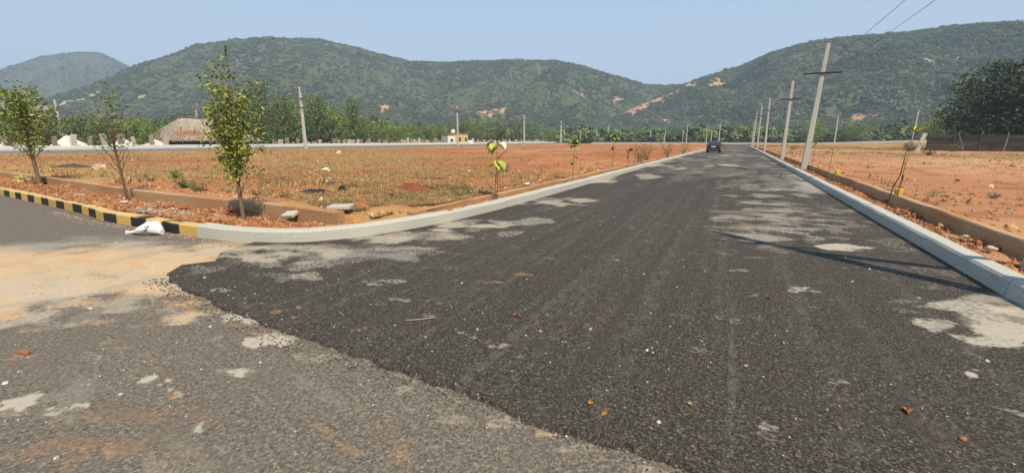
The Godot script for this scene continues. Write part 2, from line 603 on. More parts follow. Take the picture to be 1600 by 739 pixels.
	# ground sheet out to the horizon
	var gx := [-6000.0, -1500.0, -400.0, -100.0, 0.0, 100.0, 400.0, 1500.0, 6000.0]
	var ground := inst(grid(gx, gx, func(_x, _f): return -0.12, func(x, f): return Color(0.20, 0.135, 0.07) if absf(x) + absf(f) < 900 else Color(0.11, 0.10, 0.05), 0.35), M.soil, "ground")
	tag(ground, "dry reddish ground reaching to the hills", "", "", "structure")

	# junction: the older grey street, then the new road over it
	var old := inst(road_mesh([Vector2(-90, -16), Vector2(60, -16), Vector2(60, 3.0), Vector2(4.5, 9.0), Vector2(-7.5, 9.0), Vector2(-7.0, 4.3), Vector2(-11, 4.2), Vector2(-19, 4.9), Vector2(-90, 10.3)], 0.0, oldA, tile), M.old, "cross_street")
	tag(old, "older grey asphalt street with sand and cement spills", "", "", "structure")
	var main := Node3D.new()
	main.name = "main_road"
	add_child(main)
	tag(main, "new dark asphalt road running straight to the hills", "", "", "structure")
	var seam := []
	var key := [Vector2(-6.05, 2.72), Vector2(-5.3, 2.5), Vector2(-4.4, 2.38), Vector2(-3.6, 2.28), Vector2(-2.7, 2.22), Vector2(-1.9, 2.2), Vector2(-1.0, 2.1), Vector2(-0.1, 2.08), Vector2(1.5, 2.0), Vector2(6.5, 1.9)]
	for q: Vector2 in dense(key, 0.03):
		seam.append(q + Vector2(nz.get_noise_2d(q.x * 190, 7) * 0.02, nz.get_noise_2d(q.x * 60, 3) * 0.05 + nz.get_noise_2d(q.x * 260, 31) * 0.035))
	var poly := seam.duplicate()
	poly.append_array([Vector2(6.5, 3.2), Vector2(4.4, 4.0), Vector2(2.7, 6.0), Vector2(2.66, 16.0), Vector2(-4.85, 16.0), Vector2(-4.95, 7.5), Vector2(-5.3, 6.0), Vector2(-5.9, 4.9), Vector2(-6.75, 4.35), Vector2(-6.5, 3.6), Vector2(-6.1, 3.3), Vector2(-6.3, 3.0)])
	inst(road_mesh(poly, 0.024, nearA, tile, seam.size() - 1), M.new_near, "asphalt_surface", main)
	inst(road_mesh([Vector2(-4.85, 16.0), Vector2(2.66, 16.0), Vector2(2.66, 150.0), Vector2(6.0, 156.0), Vector2(6.0, 166.0), Vector2(-9.0, 166.0), Vector2(-9.0, 156.0), Vector2(-4.85, 150.0)], 0.024, farA, tile), M.new_far, "asphalt_surface", main)

	# kerbs
	var prof := [Vector2(0.0, -0.03), Vector2(0.015, 0.185), Vector2(0.04, 0.215), Vector2(0.205, 0.22), Vector2(0.23, 0.205), Vector2(0.23, -0.03)]
	var kerb := thing("plain_kerb", "pale grey concrete kerb sweeping round the corner into the left road edge", "kerb", Vector3.ZERO)
	tag(kerb, "", "", "", "structure")
	var path := dense([Vector2(-7.98, 4.1), Vector2(-7.35, 4.14), Vector2(-6.75, 4.24), Vector2(-6.3, 4.4), Vector2(-5.95, 4.64), Vector2(-5.66, 4.98), Vector2(-5.42, 5.42), Vector2(-5.22, 6.0), Vector2(-5.06, 6.7), Vector2(-4.93, 7.6), Vector2(-4.84, 9.0), Vector2(-4.8, 12.0), Vector2(-4.78, 150.0)], 0.25)
	for s: Array in pieces(path, func(k): return 7.1 if k == 0 else (3.0 if k < 16 else 12.0), 0.011):
		var g := G.new()
		sweep(g, s, prof, 1.0)
		inst(g.mesh(), M.kerb, "kerb_segment", kerb)
	kerb = thing("plain_kerb", "straight grey concrete kerb in front of the leaning poles", "kerb", Vector3.ZERO)
	tag(kerb, "", "", "", "structure")
	path = dense([Vector2(7.0, 3.4), Vector2(4.6, 3.75), Vector2(3.5, 4.2), Vector2(2.9, 4.8), Vector2(2.65, 5.5), Vector2(2.6, 6.2), Vector2(2.6, 150.0)], 0.25)
	for s: Array in pieces(path, func(k): return 5.86 if k == 0 else (3.0 if k < 16 else 12.0), 0.011):
		var g := G.new()
		sweep(g, s, prof, -1.0)
		inst(g.mesh(), M.kerb, "kerb_segment", kerb)
	kerb = thing("painted_kerb", "kerb painted in alternating black and yellow blocks along the older street", "kerb", Vector3.ZERO)
	tag(kerb, "", "", "", "structure")
	var pk := dense([Vector2(-7.985, 4.1), Vector2(-11.3, 4.14), Vector2(-13.0, 4.4), Vector2(-19.0, 4.83), Vector2(-40.0, 6.3)], 0.3)
	var n := 0
	for s: Array in pieces(pk, func(_k): return 0.56, 0.004):
		var g := G.new()
		var face := Color(0.56, 0.36, 0.10) if n % 2 == 0 else Color(0.032, 0.032, 0.034)
		face *= rng.randf_range(0.85, 1.1)
		g.col = face
		sweep(g, s, [Vector2(0.0, -0.03), Vector2(0.012, 0.17), Vector2(0.03, 0.19), Vector2(0.2, 0.19), Vector2(0.2, -0.03)], -1.0)
		for k in g.v.size():   # the top was painted yellow throughout and is worn
			if g.v[k].y > 0.185:
				g.c[k] = Color(0.55, 0.40, 0.19)
		inst(g.mesh(), M.paint, "kerb_block", kerb)
		n += 1

	# plot edging walls
	var ew := thing("edging_wall", "low earth-stained concrete edging wall behind the painted kerb", "low wall", Vector3.ZERO)
	var wp := [Vector2(0, 0.0), Vector2(0.0, 0.40), Vector2(0.015, 0.42), Vector2(0.14, 0.42), Vector2(0.15, 0.40), Vector2(0.15, 0.0)]
	for s: Array in pieces(dense([Vector2(-5.92, 5.22), Vector2(-8.2, 5.36), Vector2(-13.0, 5.42), Vector2(-18.0, 5.93), Vector2(-40, 7.5)], 0.12), func(_k): return 4.0, 0.005):
		var g := G.new()
		sweep(g, s, wp, -1.0, 1.3)
		soiled(g)
		inst(g.mesh(), M.wall, "wall_segment", ew)
	ew = thing("edging_wall", "low earth-stained edging wall close behind the left road kerb", "low wall", Vector3.ZERO)
	var wl := [Vector2(0, 0.0), Vector2(0.0, 0.245), Vector2(0.012, 0.26), Vector2(0.12, 0.26), Vector2(0.13, 0.245), Vector2(0.13, 0.0)]
	for s: Array in pieces(dense([Vector2(-5.42, 6.55), Vector2(-5.40, 8.0), Vector2(-5.36, 12.0), Vector2(-5.34, 150.0)], 0.25), func(k): return 4.0 if k < 12 else 15.0, 0.005):
		var g := G.new()
		sweep(g, s, wl, 1.0, 1.3)
		soiled(g)
		inst(g.mesh(), M.wall, "wall_segment", ew)
	ew = thing("edging_wall", "low earth-stained edging wall behind the leaning poles", "low wall", Vector3.ZERO)
	for s: Array in pieces(dense([Vector2(3.3, 5.0), Vector2(3.3, 150.0)], 0.15), func(k): return 4.0 if k < 12 else 15.0, 0.005):
		var g := G.new()
		sweep(g, s, [Vector2(0, 0.0), Vector2(0.0, 0.36), Vector2(0.015, 0.38), Vector2(0.14, 0.38), Vector2(0.15, 0.36), Vector2(0.15, 0.0)], -1.0, 1.3)
		soiled(g)
		inst(g.mesh(), M.wall, "wall_segment", ew)

	# planting strips: loose red soil between kerb and edging
	var strip_c := func(x, f): return Color(0.40, 0.15, 0.05).lerp(Color(0.44, 0.25, 0.13), smoothstep(-0.2, 0.5, nz.get_noise_2d(x * 30, f * 30)))
	var g1 := G.new()
	var pa := dense([Vector2(-5.55, 5.6), Vector2(-5.95, 5.05), Vector2(-6.4, 4.66), Vector2(-7.0, 4.45), Vector2(-8.0, 4.31), Vector2(-11.3, 4.34), Vector2(-13.0, 4.6), Vector2(-19.0, 5.03), Vector2(-40.0, 6.5)], 0.1)
	var pb := dense([Vector2(-5.55, 5.6), Vector2(-5.95, 5.25), Vector2(-6.4, 5.3), Vector2(-7.0, 5.32), Vector2(-8.0, 5.4), Vector2(-11.3, 5.45), Vector2(-13.0, 5.48), Vector2(-19.0, 6.05), Vector2(-40.0, 7.55)], 0.1)
	var np := 320
	for k in np + 1:
		var a: Vector2 = pa[int(k * (pa.size() - 1.0) / np)]
		var b: Vector2 = pb[int(k * (pb.size() - 1.0) / np)]
		for j in 9:
			var q := a.lerp(b, j / 8.0)
			g1.col = strip_c.call(q.x, q.y)
			g1.p(P(q.x, q.y, 0.15 + nz.get_noise_2d(q.x * 40, q.y * 40) * 0.09 + (0.05 if j > 0 and j < 8 else 0.0)))
			g1.uv.append(q * 0.4)
	for k in np:
		for j in 8:
			var a := k * 9 + j
			g1.t(a, a + 9, a + 10); g1.t(a, a + 10, a + 1)
	tag(inst(g1.mesh(), M.soil, "planting_soil"), "loose red soil strip behind the painted kerb", "", "", "structure")
	var hs := func(x, f): return 0.14 + nz.get_noise_2d(x * 40, f * 30) * 0.07
	tag(inst(grid([-5.45, -5.35, -5.25, -5.15, -5.02], steps(8.6, 150, 0.12, 1.02), hs, strip_c, 0.4), M.soil, "planting_soil"), "thin red soil strip behind the left road kerb", "", "", "structure")
	tag(inst(grid([2.78, 2.9, 3.0, 3.1, 3.2, 3.34], steps(4.6, 150, 0.08, 1.02), hs, strip_c, 0.4), M.soil, "planting_soil"), "red soil strip under the leaning poles", "", "", "structure")

	tag(inst(grid([-5.48, -5.38, -5.3, -5.22, -5.13], steps(6.9, 8.62, 0.1, 1.0), hs, strip_c, 0.4), M.soil, "planting_soil"), "thin red soil strip where the left kerb leaves the corner", "", "", "structure")
	# the plot's corner runs down to the back of the kerb
	var cg := G.new()
	var front := dense([Vector2(-6.15, 5.05), Vector2(-5.9, 5.2), Vector2(-5.72, 5.5), Vector2(-5.52, 5.9), Vector2(-5.36, 6.4), Vector2(-5.26, 7.0)], 0.12)
	for k in front.size():
		for j in 7:
			var q: Vector2 = front[k].lerp(Vector2(-6.3, 7.0), j / 6.0)
			cg.col = left_c(q.x, q.y)
			cg.p(P(q.x, q.y, lerpf(0.19, 0.31, smoothstep(0, 0.7, j / 6.0)) + nz.get_noise_2d(q.x * 40, q.y * 40) * 0.04))
			cg.uv.append(q * 0.4)
	for k in front.size() - 1:
		for j in 6:
			var a := k * 7 + j
			cg.t(a, a + 7, a + 8); cg.t(a, a + 8, a + 1)
	tag(inst(cg.mesh(), M.soil, "field_corner"), "grassy corner of the plot behind the curved kerb", "", "", "structure")
	# plots
	var xs := steps(-5.40, -74.0, 0.1, 1.022)
	var fs := steps(5.3, 300.0, 0.1, 1.022)
	var lf := func(x, f):
		var edge: float = 5.5 if x > -13 else 5.5 + (-13 - x) * 0.085
		return -0.06 if f < edge or (f < 6.9 and x > -5.8) else field_h(x, f)
	tag(inst(grid(xs, fs, lf, left_c, 0.4), M.soil, "field"), "red earth plot with dry grass left of the road", "", "", "structure")
	tag(inst(grid(steps(3.42, 260.0, 0.12, 1.025), steps(4.4, 320.0, 0.12, 1.025), right_h, right_c, 0.4), M.soil, "field"), "bare red earth plot right of the road", "", "", "structure")
	# far verge beyond the pale road
	tag(inst(grid(steps(-86.0, -330.0, 1.0, 1.06), steps(-40.0, 420.0, 2.0, 1.02), func(x, f): return 0.0 + nz.get_noise_2d(x, f) * 0.2, func(x, f): return GRASS_DARK.lerp(Color(0.09, 0.10, 0.03), smoothstep(-0.3, 0.3, nz.get_noise_2d(x * 2, f * 2))), 0.4), M.soil, "verge"), "rough grassy land beyond the pale road", "", "", "structure")
	# the pale road across the plot, raised a little
	var fr := G.new()
	fr.col = Color(0.30, 0.29, 0.275)
	fr.box(P(-80.5, 150, 0.12), Vector3(11.0, 0.5, 460))
	tag(inst(fr.mesh(), M.paint, "far_road"), "pale grey road running across beyond the plot", "", "", "structure")
	var fk := thing("far_kerb", "white concrete kerb on the far edge of the pale road", "kerb", Vector3.ZERO)
	tag(fk, "", "", "", "structure")
	for k in 46:
		var g := G.new()
		g.col = Color(0.70, 0.69, 0.65) * rng.randf_range(0.9, 1.05)
		g.box(P(-86.2, -70 + k * 10 + 5, 0.45), Vector3(0.4, 0.75, 9.97), Basis(), 0.03)
		inst(g.mesh(), M.paint, "kerb_segment", fk)
	# street at the far end and its kerb, rising to the right
	var er := G.new()
	var last := []
	for k in 60:
		var x := -60.0 + k * 4.5
		var y := maxf(right_h(maxf(x, 3.5), 206), 0.05) + 0.1
		last.append([x, y])
	for k in 59:
		er.col = Color(0.20, 0.185, 0.165)
		er.quad(P(last[k][0], 200, last[k][1]), P(last[k + 1][0], 200, last[k + 1][1]), P(last[k + 1][0], 208, last[k + 1][1]), P(last[k][0], 208, last[k][1]))
		er.col = Color(0.55, 0.53, 0.49)
		for side: float in [199.6, 208.0]:
			er.quad(P(last[k][0], side, last[k][1] - 0.4), P(last[k + 1][0], side, last[k + 1][1] - 0.4), P(last[k + 1][0], side, last[k + 1][1] + 0.25), P(last[k][0], side, last[k][1] + 0.25))
			er.quad(P(last[k][0], side, last[k][1] + 0.25), P(last[k + 1][0], side, last[k + 1][1] + 0.25), P(last[k + 1][0], side + 0.4, last[k + 1][1] + 0.25), P(last[k][0], side + 0.4, last[k][1] + 0.25))
	tag(inst(er.mesh(false), M.paint, "end_street"), "street with pale kerbs closing the far end of the plots", "", "", "structure")

# ---------------------------------------------------------------- hills
const RIDGE_A := [Vector3(-1679, 94.6, 269), Vector3(-1662, 132.3, 359), Vector3(-1637, 171.8, 460), Vector3(-1616, 210.3, 528), Vector3(-1592, 228.8, 597), Vector3(-1576, 234.2, 638), Vector3(-1564, 219.6, 667), Vector3(-1551, 200.8, 695), Vector3(-1520, 156.1, 761), Vector3(-1471, 96.6, 851)]
const RIDGE_B := [Vector3(-746, 23.3, 146), Vector3(-753, 39.9, 205), Vector3(-759, 52.3, 252), Vector3(-773, 74.1, 303), Vector3(-785, 101.5, 352), Vector3(-795, 114.6, 378), Vector3(-790, 140, 431), Vector3(-785, 158.6, 479), Vector3(-763, 171.2, 532), Vector3(-720, 178.8, 589), Vector3(-678, 174.6, 622), Vector3(-640, 166.8, 647), Vector3(-601, 154.1, 670), Vector3(-560, 144.3, 692), Vector3(-498, 143.5, 726), Vector3(-433, 145.3, 755), Vector3(-365, 143.8, 779), Vector3(-308, 140.4, 792), Vector3(-251, 128, 802), Vector3(-205, 111.5, 804), Vector3(-162, 96.5, 814), Vector3(-127, 94.3, 830), Vector3(-82, 94.6, 846), Vector3(-13, 84.2, 860), Vector3(54, 61.1, 858)]
const RIDGE_C := [Vector3(-178, 19.2, 594), Vector3(-155, 33.2, 621), Vector3(-127, 50, 648), Vector3(-99, 65.4, 683), Vector3(-76, 81, 711), Vector3(-55, 91.1, 733), Vector3(-14, 105.9, 765), Vector3(26, 125.3, 785), Vector3(65, 134.7, 787), Vector3(101, 137.3, 783), Vector3(165, 134.1, 757), Vector3(215, 130.1, 724), Vector3(233, 128.6, 713), Vector3(257, 121.3, 694), Vector3(294, 109.7, 668), Vector3(340, 88.7, 635), Vector3(403, 53, 597)]
# bare rock and earth on each hill: [s, t, half s, half t, kind]
const BARE := {
	"A": [[3.5, -0.32, 0.1, 0.05, 1], [2.9, -0.34, 0.1, 0.03, 1]],
	"B": [[15.2, -0.70, 0.35, 0.06, 0], [14.9, -0.74, 0.2, 0.05, 0], [11.9, -0.73, 0.25, 0.03, 0], [17.7, -0.46, 0.25, 0.04, 0], [18.9, -0.50, 0.5, 0.05, 0], [2.3, -0.3, 0.35, 0.035, 1], [2.9, -0.28, 0.25, 0.03, 1], [1.4, -0.4, 0.5, 0.08, 0], [5.8, -0.67, 0.3, 0.03, 0], [4.2, -0.5, 0.4, 0.04, 1]],
	"C": [[1.5, -0.10, 0.7, 0.14, 0], [2.2, -0.14, 0.9, 0.16, 0], [2.9, -0.16, 0.9, 0.16, 0], [3.6, -0.17, 0.9, 0.17, 0], [4.3, -0.17, 0.9, 0.18, 0], [4.9, -0.22, 0.8, 0.07, 0], [5.5, -0.30, 0.6, 0.04, 0], [9.7, -0.74, 0.35, 0.012, 0], [11.2, -0.4, 0.9, 0.010, 1], [12.2, -0.39, 0.9, 0.010, 1], [3.1, -0.66, 0.4, 0.03, 0], [10.4, -0.7, 0.3, 0.02, 0]]}

func hill_point(ridge: Array, s: float, t: float, sd: float) -> Vector3:
	var k := clampi(int(s), 0, ridge.size() - 2)
	var r: Vector3 = ridge[k].lerp(ridge[k + 1], s - k)
	var d := Vector2(-r.x, -r.z).normalized()
	var w := (r.y * 2.3 + 70.0) if t < 0 else (r.y * 2.0 + 60.0)
	var a := absf(t)
	var q := Vector2(r.x, r.z) + d * (-t) * w
	var y := r.y * (0.55 * (cos(PI * a) + 1) * 0.5 + 0.45 * (1 - a))
	var e := sin(PI * clampf(a, 0, 1))
	var gully := nz.get_noise_2d(q.x * 0.42 + sd, q.y * 0.42) * 0.20 + nz.get_noise_2d(q.x * 0.9 + sd + 70, q.y * 0.9) * 0.06
	y += r.y * gully * (pow(e, 1.6) * 1.0 + 0.02) - 0.4
	return P(q.x, q.y, maxf(y, -0.5 - a))

func bare(name_: String, s: float, t: float) -> int:
	for b: Array in BARE[name_]:
		var d := Vector2((s - b[0]) / b[2], (t - b[1]) / b[3]).length() * 1.25 + nz.get_noise_2d(s * 300, t * 900) * 0.8
		if d < 1.0:
			return b[4]
	return -1

func bush_mesh(seed_: int, cards: int) -> ArrayMesh:
	# a lumpy crown one unit wide: an uneven core and leaf sprays standing off it
	rng.seed = seed_
	var g := G.new()
	var lumps := []
	for k in 5:
		lumps.append([Vector3(rng.randf_range(-0.26, 0.26), rng.randf_range(0.14, 0.44), rng.randf_range(-0.26, 0.26)), rng.randf_range(0.17, 0.3)])
	for l: Array in lumps:
		for k in cards:
			var d := rand_dir()
			d.y = absf(d.y) * 1.1 - 0.25
			var o: Vector3 = l[0] + d.normalized() * l[1] * rng.randf_range(0.75, 1.08)
			var u := rand_dir()
			u = (u - d * u.dot(d) * 0.6).normalized() * rng.randf_range(0.06, 0.12)
			var w := u.cross(d + rand_dir() * 0.5).normalized() * rng.randf_range(0.05, 0.09)
			g.col = Color.WHITE * rng.randf_range(0.7, 1.2)
			g.quad(o - u, o + w, o + u, o - w)
	return g.mesh(false)

func hills():
	var soil := mat(Color(1, 1, 1), 1.0, true)
	var green := mat(Color(1, 1, 1), 0.9, true)
	green.backlight = Color(0.12, 0.14, 0.06)
	var bushes := []
	for k in 4:
		bushes.append(bush_mesh(60 + k, 16))
	rng.seed = 99
	for h: Array in [["A", RIDGE_A, 11.0, "bluish rounded hill far beyond the sand heaps", 14000, 1.0], ["B", RIDGE_B, 57.0, "long scrub-covered hill behind the thatched hut and poles", 52000, 1.0], ["C", RIDGE_C, 131.0, "scrub-covered hill with an orange rocky spur at the end of the road", 50000, 1.0]]:
		var ridge: Array = h[1]
		var g := G.new()
		var ns := (ridge.size() - 1) * 10
		var nt := 140
		for a in ns + 1:
			for b in nt + 1:
				var s := a / 10.0
				var t := -1.0 + 1.8 * b / nt
				var k := bare(h[0], s, t) if t < 0.1 else -1
				var n := nz.get_noise_2d(s * 200, t * 400)
				g.col = Color(0.066, 0.082, 0.034).lerp(Color(0.10, 0.098, 0.047), smoothstep(-0.2, 0.5, n)) if k < 0 else (Color(0.44, 0.25, 0.14) if k == 0 else Color(0.36, 0.30, 0.24)) * (1.0 + n * 0.5)
				g.p(hill_point(ridge, s, t, h[2]))
		for a in ns:
			for b in nt:
				var q := a * (nt + 1) + b
				g.t(q, q + nt + 1, q + nt + 2); g.t(q, q + nt + 2, q + 1)
		tag(inst(g.mesh(), soil, "hill"), h[3], "", "", "structure")
		var xf := [[], [], [], []]
		var cs := [[], [], [], []]
		var cum := [0.0]
		for k in ridge.size() - 1:
			cum.append(cum[k] + ridge[k].distance_to(ridge[k + 1]) * (ridge[k].y + 40))
		var total: float = cum[cum.size() - 1]
		for k in int(h[4]):
			var u := rng.randf() * total
			var j := cum.bsearch(u) - 1
			j = clampi(j, 0, ridge.size() - 2)
			var s: float = j + (u - cum[j]) / (cum[j + 1] - cum[j])
			var t := rng.randf_range(-1.0, 0.1)
			var bk := bare(h[0], s, t)
			if bk >= 0 and rng.randf() < 0.93:
				continue
			var o := hill_point(ridge, s, t, h[2])
			var n := nz.get_noise_2d(o.x * 0.7, o.z * 0.7)
			var n2 := nz.get_noise_2d(o.x * 2.5 + 900, o.z * 2.5)
			var size: float = (2.2 + 4.6 * pow(rng.randf(), 1.7)) * h[5] * (0.75 + 0.7 * smoothstep(-0.35, 0.35, nz.get_noise_2d(o.x * 0.5 + 77, o.z * 0.5))) * (1.0 + n2 * 0.5)
			o.y -= size * 0.12
			var c := Color(0.08, 0.112, 0.042).lerp(Color(0.128, 0.156, 0.062), smoothstep(-0.4, 0.4, n + rng.randf_range(-0.3, 0.3)))
			if n2 > 0.25 and rng.randf() < 0.4: c = c.lerp(Color(0.16, 0.17, 0.085), 0.4)      # paler, drier bushes in drifts
			if rng.randf() < 0.03: c = Color(0.12, 0.09, 0.055)
			if h[0] == "C" and t < -0.40 and t > -0.80 and nz.get_noise_2d(o.x * 0.9 + 400, o.z * 0.9) > 0.08: c = c.lerp(Color(0.19, 0.205, 0.13), 0.6)
			c = c * rng.randf_range(0.8, 1.2)
			c.a = 1
			var v := rng.randi() % 4
			xf[v].append(Transform3D(spin().scaled(Vector3(size, size * rng.randf_range(0.7, 1.0), size)), o))
			cs[v].append(c)
		for v in 4:
			multi("hill_scrub", bushes[v], green, xf[v], cs[v], "dense dry scrub covering the " + ["far bluish hill", "long hill", "rocky spur hill"]["ABC".find(h[0])])
	# the wood at the foot of the hills
	var xf := [[], [], [], []]
	var cs := [[], [], [], []]
	for k in 17000:
		var bearing := deg_to_rad(rng.randf_range(-82, 27))
		var dist := rng.randf_range(215, 520)
		if bearing < deg_to_rad(-20): dist = rng.randf_range(150, 480)
		var x := sin(bearing) * dist
		var f := cos(bearing) * dist
		if f < 214 and x > -84 or x > -84 and f < 214: continue
		if x < -84 and f < 330 and x > -104: continue
		if x > 15 and f < 230: continue
		var n := nz.get_noise_2d(x * 0.9, f * 0.9)
		var size := (3.0 + 8.0 * pow(rng.randf(), 1.6)) * (1 + 0.6 * n)
		var c := Color(0.08, 0.12, 0.035).lerp(Color(0.15, 0.19, 0.055), smoothstep(-0.35, 0.35, n + rng.randf_range(-0.3, 0.3)))
		if rng.randf() < 0.15: c = Color(0.15, 0.16, 0.09)
		if rng.randf() < 0.1: c = Color(0.035, 0.05, 0.022)
		c = c * rng.randf_range(0.75, 1.25)
		c.a = 1
		var v := rng.randi() % 4
		xf[v].append(Transform3D(spin().scaled(Vector3(size, size * rng.randf_range(0.8, 1.3), size)), P(x, f, -0.3)))
		cs[v].append(c)
	for v in 4:
		multi("far_wood", bushes[v], green, xf[v], cs[v], "mixed green wood at the foot of the hills")

# ---------------------------------------------------------------- trees and plants
const NTH := ["first", "second", "third", "fourth", "fifth", "sixth", "seventh", "eighth", "ninth", "tenth", "eleventh", "twelfth", "thirteenth", "fourteenth", "fifteenth", "sixteenth", "seventeenth", "eighteenth", "nineteenth", "twentieth"]
var counted := {}

func nth(key: String) -> String:
	counted[key] = counted.get(key, -1) + 1
	return NTH[counted[key]]

func tree_kind(called: String, label: String, seed_: int, spec: Dictionary, group: String) -> Node3D:
	# a tree about spec.h tall: tapered trunk, limbs, and a crown of leaf sprays set in clumps along the limbs
	rng.seed = seed_
	var o := thing(called, label, "tree", Vector3.ZERO, 0, group)
	var h: float = spec.h
	var tr := G.new()
	tr.col = spec.bark
	var top := Vector3(rng.randf_range(-0.05, 0.05) * h, h * spec.stem, rng.randf_range(-0.05, 0.05) * h)
	tr.tube([Vector3(0, -0.3, 0), Vector3(0, h * 0.05, 0), top * 0.5, top], [h * 0.03, h * 0.024, h * 0.018, h * 0.01], 7)
	var limbs := G.new()
	limbs.col = spec.bark
	var clumps := []
	for k in int(spec.limbs):
		var y: float = lerpf(spec.low, 0.93, (k + rng.randf()) / spec.limbs)
		var a := k * 2.4 + rng.randf()
		var prof: float = spec.shape.call((y - spec.low) / (1.0 - spec.low))
		var reach: float = spec.w * 0.5 * prof * rng.randf_range(0.65, 1.1)
		var from := top * clampf((y - 0.16) / spec.stem, 0.15, 1.0)
		var to := Vector3(cos(a) * reach, h * y, sin(a) * reach)
		limbs.tube([from, from.lerp(to, 0.5) + Vector3(0, -0.03 * h, 0), to], [h * 0.009, h * 0.006, h * 0.002], 4, false)
		clumps.append([to, spec.w * spec.clump * rng.randf_range(0.7, 1.25)])
		clumps.append([from.lerp(to, 0.6) + rand_dir() * 0.04 * h, spec.w * spec.clump * rng.randf_range(0.6, 1.0)])
	var cr := G.new()
	for l: Array in clumps:
		var shade := rng.randf_range(0.8, 1.2)
		for k in int(spec.leaves):
			var d := rand_dir()
			var q: Vector3 = l[0] + Vector3(d.x, d.y * spec.get("tall", 0.8), d.z) * l[1] * pow(rng.randf(), 0.4)
			var u: Vector3 = rand_dir() * spec.leaf * rng.randf_range(0.6, 1.2)
			u.y = u.y * 0.7 - spec.leaf * 0.2
			var w: Vector3 = u.cross(rand_dir()).normalized() * u.length() * spec.get("narrow", 0.5)
			var c: Color = spec.c0.lerp(spec.c1, rng.randf()) * shade
			c.a = 1
			cr.col = c
			cr.quad(q - u, q + w, q + u, q - w)
	inst(tr.mesh(), M.bark, "trunk", o)
	inst(limbs.mesh(), M.bark, "limbs", o)
	inst(cr.mesh(false), M.leaf, "crown", o)
	return o

func branch(g: G, from: Vector3, dir: Vector3, length: float, r0: float, bend: Vector3, n := 5) -> Array:
	var pts := []
	var rs := []
	var q := from
	var d := dir.normalized()
	for k in n + 1:
		pts.append(q); rs.append(lerpf(r0, r0 * 0.35, float(k) / n))
		d = (d + bend * (1.0 / n) + rand_dir() * 0.07).normalized()
		q += d * length / n
	g.tube(pts, rs, 5, true)
	return pts

func leaf_at(cr: G, q: Vector3, size: float, c0: Color, c1: Color, droop := 0.5):
	var d := rand_dir()
	d.y = d.y * 0.6 - droop
	d = d.normalized() * size * rng.randf_range(0.7, 1.2)
	var s := d.cross(rand_dir()).normalized() * size * rng.randf_range(0.17, 0.24)
	var f := s.cross(d).normalized() * size * 0.06
	var c := c0.lerp(c1, pow(rng.randf(), 1.3)) * rng.randf_range(0.85, 1.15)
	c.a = 1
	cr.leaf(q, d, s, f, c)

